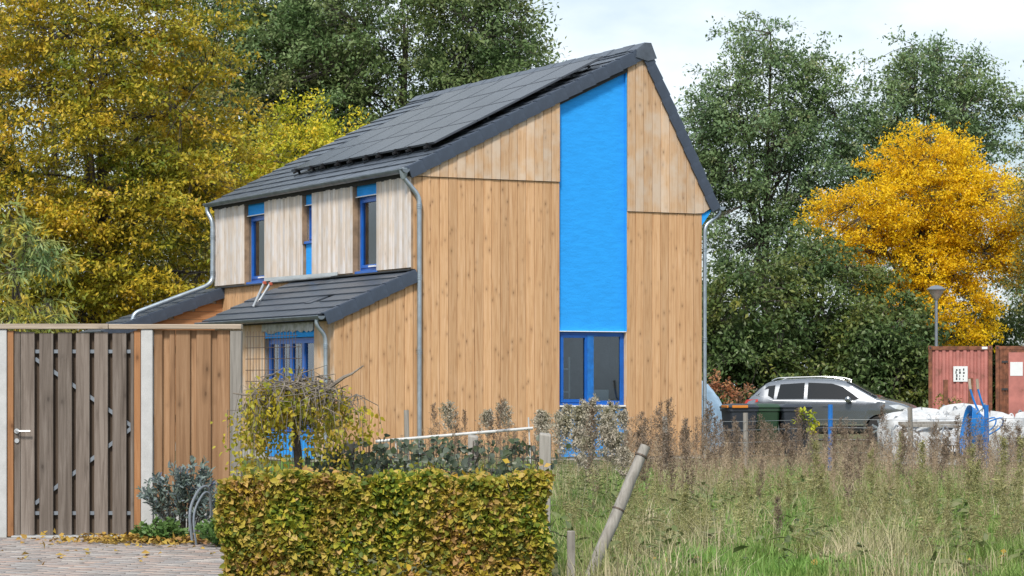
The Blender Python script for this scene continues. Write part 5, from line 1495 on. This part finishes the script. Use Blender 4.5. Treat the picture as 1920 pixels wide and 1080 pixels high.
# ------------------------------------------------------------------ weeds and grass
def weed_arrays(seed, h, nb, fl, spread=.20, fluff=.016, start=.32, leafy=0):
    rng = np.random.default_rng(seed)
    P, D, L, W = [], [], [], []
    k = 6; zz = np.linspace(0, h, k + 1); sway = np.cumsum(rng.normal(0, .012, (k + 1, 2)), 0) * (h)
    for i in range(k):
        p = np.array([*sway[i], zz[i]]); q = np.array([*sway[i + 1], zz[i + 1]])
        for _ in range(2):
            P.append(p); D.append(q - p); L.append(np.linalg.norm(q - p) * 1.15); W.append(.0075 * (1 - .6 * i / k))
    for i in range(nb):
        f = start + (1 - start) * rng.random() ** .8
        z = f * h; j = min(k - 1, int(f * k)); p = np.array([*(sway[j] + (sway[j + 1] - sway[j]) * (f * k - j)), z])
        a = rng.uniform(0, 6.283); g_ = (f - start) / (1 - start)
        ln = spread * h * (1.0 - .8 * g_) * rng.uniform(.5, 1.1) * min(1, .35 + g_ * 2.2) + .02
        d = np.array([math.cos(a) * .75, math.sin(a) * .75, rng.uniform(.55, 1.3)]); d = d / np.linalg.norm(d)
        P.append(p); D.append(d); L.append(ln); W.append(.0035)
        for q in range(fl):
            u_ = rng.uniform(.25, 1.05)
            P.append(p + d * ln * u_ + rng.normal(0, .006, 3)); D.append(rng.normal(0, 1, 3) + np.array([0, 0, .5])); L.append(fluff * rng.uniform(.6, 1.5)); W.append(fluff * .5)
    for i in range(leafy):
        f = rng.uniform(.08, .8); a = rng.uniform(0, 6.283)
        P.append(np.array([0, 0, f * h])); D.append(np.array([math.cos(a), math.sin(a), rng.uniform(-.3, .7)])); L.append(rng.uniform(.05, .12)); W.append(.014)
    P = np.array(P); D = np.array(D); n = len(P)
    return leaf_arrays(P, D, unit(rng.normal(0, 1, (n, 3))), np.array(L), np.array(W), .1)
M['w_brown'] = leafmat('dry_brown_weed', [(0.177, 0.121, 0.078), (0.307, 0.218, 0.146), (0.448, 0.345, 0.241)], [(0.248, 0.178, 0.118), (0.389, 0.299, 0.202), (0.531, 0.431, 0.314)], scale=.8, trans=.15)
M['w_fluff'] = leafmat('fluffy_seedhead', [(0.299, 0.265, 0.207), (0.437, 0.391, 0.322), (0.575, 0.529, 0.460)], [(0.161, 0.161, 0.081), (0.299, 0.276, 0.184), (0.460, 0.414, 0.345)], scale=2, trans=.2)
M['w_olive'] = leafmat('olive_weed', [(0.193, 0.214, 0.079), (0.317, 0.324, 0.132), (0.442, 0.414, 0.198)], [(0.179, 0.166, 0.066), (0.304, 0.262, 0.132)], scale=1, trans=.2)
M['w_leaf'] = leafmat('weed_leaf', [(0.07, 0.11, 0.03), (0.12, 0.17, 0.05), (0.18, 0.22, 0.09)], [(0.10, 0.13, 0.04), (0.17, 0.19, 0.08), (0.24, 0.23, 0.14)], scale=1.5, trans=.25)
M['g_green'] = leafmat('green_grass', [(0.101, 0.198, 0.037), (0.164, 0.317, 0.063), (0.253, 0.409, 0.101)], [(0.113, 0.171, 0.037), (0.216, 0.277, 0.076), (0.329, 0.344, 0.127)], scale=.9, trans=.3)
M['g_dry'] = leafmat('straw_grass', [(0.354, 0.304, 0.177), (0.531, 0.455, 0.304), (0.683, 0.595, 0.443)], [(0.190, 0.215, 0.076), (0.304, 0.304, 0.127), (0.430, 0.380, 0.228)], scale=.7, trans=.25)

M['w_dark'] = leafmat('dark_dry_weed', [(0.102, 0.071, 0.051), (0.168, 0.121, 0.088), (0.264, 0.201, 0.149)], [(0.132, 0.092, 0.066), (0.216, 0.161, 0.116), (0.336, 0.265, 0.193)], scale=.8, trans=.15)
VB = [npmesh('weed', *weed_arrays(300 + i, h_, 90, 8, fluff=.021), M['w_dark']) for i, h_ in enumerate((.95, 1.05, .85, 1.12))]
VO = [npmesh('weed', *weed_arrays(320 + i, h_, 100, 9, spread=.17, leafy=20, fluff=.022, start=.2), M['w_olive']) for i, h_ in enumerate((.75, .9, 1.0))]
def fluffy(seed, h):
    a = weed_arrays(seed, h, 80, 14, spread=.30, fluff=.036, start=.60)
    return npmesh('weed', *a, M['w_fluff'])
VF = [fluffy(340 + i, h_) for i, h_ in enumerate((1.1, 1.2, 1.0))]
VL = [npmesh('leaves', *weed_arrays(350 + i, h_ * .72, 0, 0, leafy=60), M['w_leaf']) for i, h_ in enumerate((1.1, 1.2, 1.0))]
rw = random.Random(77)
def where(px, Y):
    if Y > 38: z = 'far'
    elif Y > 30: z = 'middle'
    else: z = 'near'
    for lim, nm in ((880, 'the gable downpipe'), (990, 'the left gable boards'), (1060, 'the thick grooved post'), (1130, 'the left window pane'), (1185, 'the right window pane'), (1245, 'the leaning post tip'), (1320, 'the gable corner downpipe'), (1420, 'the bin with the orange strip'), (1520, 'the yellow-leaved sapling'), (1600, 'the blue post by the car'), (1690, 'the car bonnet'), (1790, 'the low white bags'), (1865, 'the wheelbarrow')):
        if px < lim: return z, nm
    return z, 'the bag past the wheelbarrow'
PUT = {}
def put(name, me, px, Y, s_, label, cat, group, leaves=None):
    z, nm = where(px, Y)
    label = label + ', ' + {'far': 'close before ', 'middle': 'midway below ', 'near': 'well in front of '}[z] + nm
    o = link(name, me); o.location = ((px - 960) / 4800 * Y, Y, 0); o.scale = (s_, s_, s_); o.rotation_euler = (rw.uniform(-.06, .06), rw.uniform(-.08, .08), rw.uniform(0, 6.28))
    tag(o, label, cat, group); PUT.setdefault(label, []).append((px, o))
    if leaves: link('leaves', leaves, o)
BW = [(1195, 40, 1.05), (1222, 41, 1.1), (1285, 41.5, 1.05), (1330, 40, .95), (1350, 38, .95), (1390, 39, .9), (1490, 33, .85), (1565, 32, .8), (1610, 30, .75), (1705, 29, .8), (1765, 31, .85), (1115, 25, .95), (1213, 26, 1.0), (1232, 29, .95), (1256, 26.5, 1.0), (1262, 31, 1.0), (1300, 25.5, .95), (1308, 30, 1.05), (1195, 30, .95), (1345, 34, .9), (1370, 36, .95), (1440, 38, .95), (1470, 39, 1.0), (1503, 40, .95), (1530, 37, .8),
      (1590, 38, .9), (1625, 38, .95), (1660, 39, 1.0), (1700, 36, .9), (1745, 35, .85), (1775, 37, .9), (1802, 36, .9), (1840, 34, .8), (1892, 33, .95), (1912, 36, 1.0), (820, 42, 1.0), (848, 41, 1.05), (935, 40, 1.15), (930, 40.6, 1.05), (868, 43, .9), (1420, 27, .6), (1585, 24, .75), (1455, 21, .55), (1815, 29, .85)]
for i, (px, Y, s_) in enumerate(BW):
    put('dry_weed', VB[i % 4], px, Y, s_ * (1.12 if Y < 32 else 1.0), 'tall dry brown feathery weed', 'weed', 'dry brown weeds')
OW = [(1275, 22.6, .75), (1405, 25, .7), (1530, 24.5, .9), (1545, 25.2, .85), (1635, 26, .85), (1735, 24, .9), (1725, 25, .8), (1820, 24.5, .95), (1875, 23.5, .95), (1835, 25.5, .9), (1685, 33, .9), (1905, 26, .9), (1480, 26, .65), (1655, 22.5, .6), (1780, 22, .6)]
for i, (px, Y, s_) in enumerate(OW):
    put('olive_weed', VO[i % 3], px, Y, s_, 'bushy olive-green seeding weed', 'weed', 'olive weeds')
FW = [(1062, 38, 1.0), (1085, 40, .95), (1108, 41, 1.0), (1130, 39, .95), (1150, 41, .95), (1168, 40, 1.0), (1045, 40, .9), (960, 42, .95), (1075, 27, .95), (1100, 28, 1.05), (1120, 29, 1.05), (1135, 28.5, .95), (1055, 29, .95), (1155, 30, .9), (1025, 36, 1.02), (1018, 35, .95), (845, 40.5, .95), (905, 41, 1.0), (1160, 28.5, .8), (1090, 25.5, .8), (1175, 27, .75)]
for i, (px, Y, s_) in enumerate(FW):
    put('fluffy_weed', VF[i % 3], px, Y, s_, 'weed with pale fluffy tufts', 'weed', 'fluffy seeding weeds', VL[i % 3])

for lb, os_ in PUT.items():
    os_.sort(key=lambda q: q[0]); k = len(os_)
    wd_ = {1: [''], 2: [', left one', ', right one'], 3: [', leftmost', ', middle one', ', rightmost'], 4: [', leftmost', ', second from left', ', third from left', ', rightmost']}.get(k)
    for i, (px, o) in enumerate(os_):
        if wd_: o['label'] = lb + wd_[i]

def scatter(name, label, cat, variants, spots, mat):
    """Too many to count: one mass of small plants."""
    parts = []
    for (x, y, s_, a) in spots:
        V, l_, t_ = variants[rw.randrange(len(variants))]
        c, sn = math.cos(a) * s_, math.sin(a) * s_
        V2 = np.stack([V[:, 0] * c - V[:, 1] * sn + x, V[:, 0] * sn + V[:, 1] * c + y, V[:, 2] * s_], 1)
        parts.append((V2, l_, t_))
    o = link(name, npmesh(name, *merge(parts), mat))
    return tag(o, label, cat, kind='stuff')
def blocked(x, y):
    dx, dy = x + 1.83, y - 48.0
    a = dx * math.cos(.475) + dy * math.sin(.475); b = -dx * math.sin(.475) + dy * math.cos(.475)
    if -2.1 < a < 6.6 and b > -.25: return True
    return False
tall = [weed_arrays(460 + i, h_, 34, 5, spread=.24, fluff=.022, start=.22) for i, h_ in enumerate((.85, .72, .95, .8))]
spots = []
while len(spots) < 420:
    Y = rw.uniform(38.5, 45.5); px = rw.uniform(1150, 2100) if rw.random() < .8 else rw.uniform(800, 1180); X = (px - 960) / 4800 * Y
    if blocked(X, Y): continue
    spots.append((X, Y, rw.uniform(.6, .98), rw.uniform(0, 6.28)))
scatter('tall_dry_weeds', 'taller dark brown weeds screening the foot of house and bins', 'weeds', tall, spots, M['w_dark'])
sv = [weed_arrays(400 + i, h_, 26, 4, spread=.22, fluff=.02, start=.25) for i, h_ in enumerate((.62, .72, .55, .8))]
spots = []
while len(spots) < 1050:
    Y = rw.uniform(29, 44.5); px = rw.uniform(1130, 2100) if rw.random() < .85 else rw.uniform(700, 1180)
    if px < 1180 and Y < 37: continue
    X = (px - 960) / 4800 * Y
    if blocked(X, Y) or (Y < 32 and rw.random() < .6) or math.sin(X * 1.9 + .6) * math.sin(Y * .9 + X * .3) < rw.uniform(-1.1, .35): continue
    spots.append((X, Y, rw.uniform(.5, .95), rw.uniform(0, 6.28)))
scatter('dry_weeds', 'dense band of low brown seeding weeds across the meadow', 'weeds', sv, spots, M['w_brown'])

spots = []
while len(spots) < 520:
    Y = rw.uniform(20.6, 33); px = rw.uniform(1045, 2100); X = (px - 960) / 4800 * Y
    if math.sin(X * 2.3 + 1) * math.sin(Y * 1.3) < rw.uniform(-.6, .5): continue
    spots.append((X, Y, rw.uniform(.45, .95), rw.uniform(0, 6.28)))
so = [weed_arrays(420 + i, h_, 30, 4, spread=.30, fluff=.022, start=.12, leafy=10) for i, h_ in enumerate((.45, .55, .38))]
scatter('low_weeds', 'patches of low olive and grey weeds in the nearer meadow', 'weeds', so, spots, M['w_olive'])

def blades(name, label, n, yr, pxr, h, w_, mat, seed, pw=1.0, lean=.35, patch=0):
    rng = np.random.default_rng(seed)
    Y = yr[0] + (yr[1] - yr[0]) * rng.random(n) ** pw
    px = rng.uniform(pxr[0], pxr[1], n); X = (px - 960) / 4800 * Y
    # tussocks
    k = n // 40; cx = rng.integers(0, n, k); own = rng.integers(0, k, n); tus = rng.random(n) < .62
    X = np.where(tus, X[cx][own] + rng.normal(0, .07, n), X); Y = np.where(tus, Y[cx][own] + rng.normal(0, .07, n), Y)
    ok = np.array([not blocked(a, b) for a, b in zip(X, Y)])
    ok &= ~((X < .36) & (Y < 20.9)) & ~((X < WA.x + (24.2 - Y) * .779 + .1) & (Y < 24.4) & (Y > 20.6))
    pm = np.sin(X * 2.1 + .8 * Y + 1) * np.sin(1.15 * Y - .9 * X) + .6 * np.sin(4.3 * X + 2) * np.sin(2.9 * Y + X)
    if patch:
        ok &= rng.random(len(X)) < np.clip(.5 + patch * pm * .75, .12, 1)
    X, Y, pm = X[ok], Y[ok], pm[ok]; n = len(X)
    H = h * rng.uniform(.35, 1.3, n) * np.clip(.85 + .45 * np.sin(X * 3.7 + 1.3 * Y) * np.sin(Y * 2.3 - X) + .25 * pm * (patch or 0), .3, 1.7)
    a = rng.uniform(0, 6.283, n); l_ = np.abs(rng.normal(0, lean, n)) * H
    B = np.stack([X, Y, np.zeros(n)], 1); side = np.stack([np.cos(a + 1.57), np.sin(a + 1.57), np.zeros(n)], 1) * (w_ * rng.uniform(.6, 1.3, n))[:, None] * .5
    dirv = np.stack([np.cos(a), np.sin(a), np.zeros(n)], 1) * l_[:, None]
    mid = B + dirv * .3 + np.array([0, 0, 1]) * (H * .6)[:, None]; tip = B + dirv + np.array([0, 0, 1]) * H[:, None]
    V = np.stack([B - side, B + side, mid + side * .8, mid - side * .8, tip], 1).reshape(-1, 3)
    base = (np.arange(n) * 5)[:, None]
    loops = (base + np.array([0, 1, 2, 3, 3, 2, 4])).ravel(); tot = np.tile([4, 3], n)
    return tag(link(name, npmesh(name, V, loops, tot, mat)), label, 'grass', kind='stuff')
blades('green_grass', 'short fresh green grass spreading through the meadow', 110000, (16.8, 42), (900, 2150), .17, .010, M['g_green'], 51, pw=1.4, lean=.55, patch=1)
blades('straw_grass', 'pale bent straw-coloured grass through the middle of the meadow', 30000, (17.6, 43), (900, 2150), .27, .0065, M['g_dry'], 52, pw=1.2, lean=.8, patch=-1)
def broad_leaves():
    rng = np.random.default_rng(66); P = []; D = []; L = []
    for c in range(190):
        Y = rng.uniform(18.3, 33); X = (rng.uniform(1050, 2100) - 960) / 4800 * Y
        if X < .4: continue
        k = rng.integers(6, 16); a = rng.uniform(0, 6.283, k); h_ = rng.uniform(.05, .3)
        P.append(np.stack([X + rng.normal(0, .06, k), Y + rng.normal(0, .06, k), rng.uniform(.02, h_, k)], 1)); D.append(np.stack([np.cos(a), np.sin(a), rng.uniform(.0, .9, k)], 1)); L.append(rng.uniform(.06, .17, k))
    P, D, L = np.concatenate(P), np.concatenate(D), np.concatenate(L); n = len(P)
    tag(link('broad_leaved_plants', oval_leaf_mesh('broad_leaved_plants', P, D, unit(rng.normal(0, .4, (n, 3)) + np.array([0, -.2, 1])), L, L * rng.uniform(.25, .5, n), M['w_leaf'], curl=.35)), 'low broad-leaved green plants scattered through the grass', 'ground cover', kind='stuff')
broad_leaves()
blades('garden_grass', 'green grass between the wire fence and the house', 9000, (24.5, 47), (420, 1000), .22, .009, M['g_green'], 53)
def meadow_leaves():
    rng = np.random.default_rng(61); n = 24
    Y = rng.uniform(18.9, 20.2, n); X = rng.uniform(.5, 4.2, n)
    P = np.stack([X, Y, rng.uniform(.05, .16, n)], 1)
    L = rng.uniform(.03, .10, n)
    tag(link('meadow_leaf_litter', leaf_mesh('meadow_leaf_litter', P, unit(rng.normal(0, 1, (n, 3)) * np.array([1, 1, .3])), unit(rng.normal(0, .9, (n, 3)) + np.array([0, -.3, .8])), L, L * rng.uniform(.5, .9, n), M['litter'], .35)), 'scattered fallen leaves lying on the green meadow edge', 'fallen leaves', kind='stuff')
meadow_leaves()
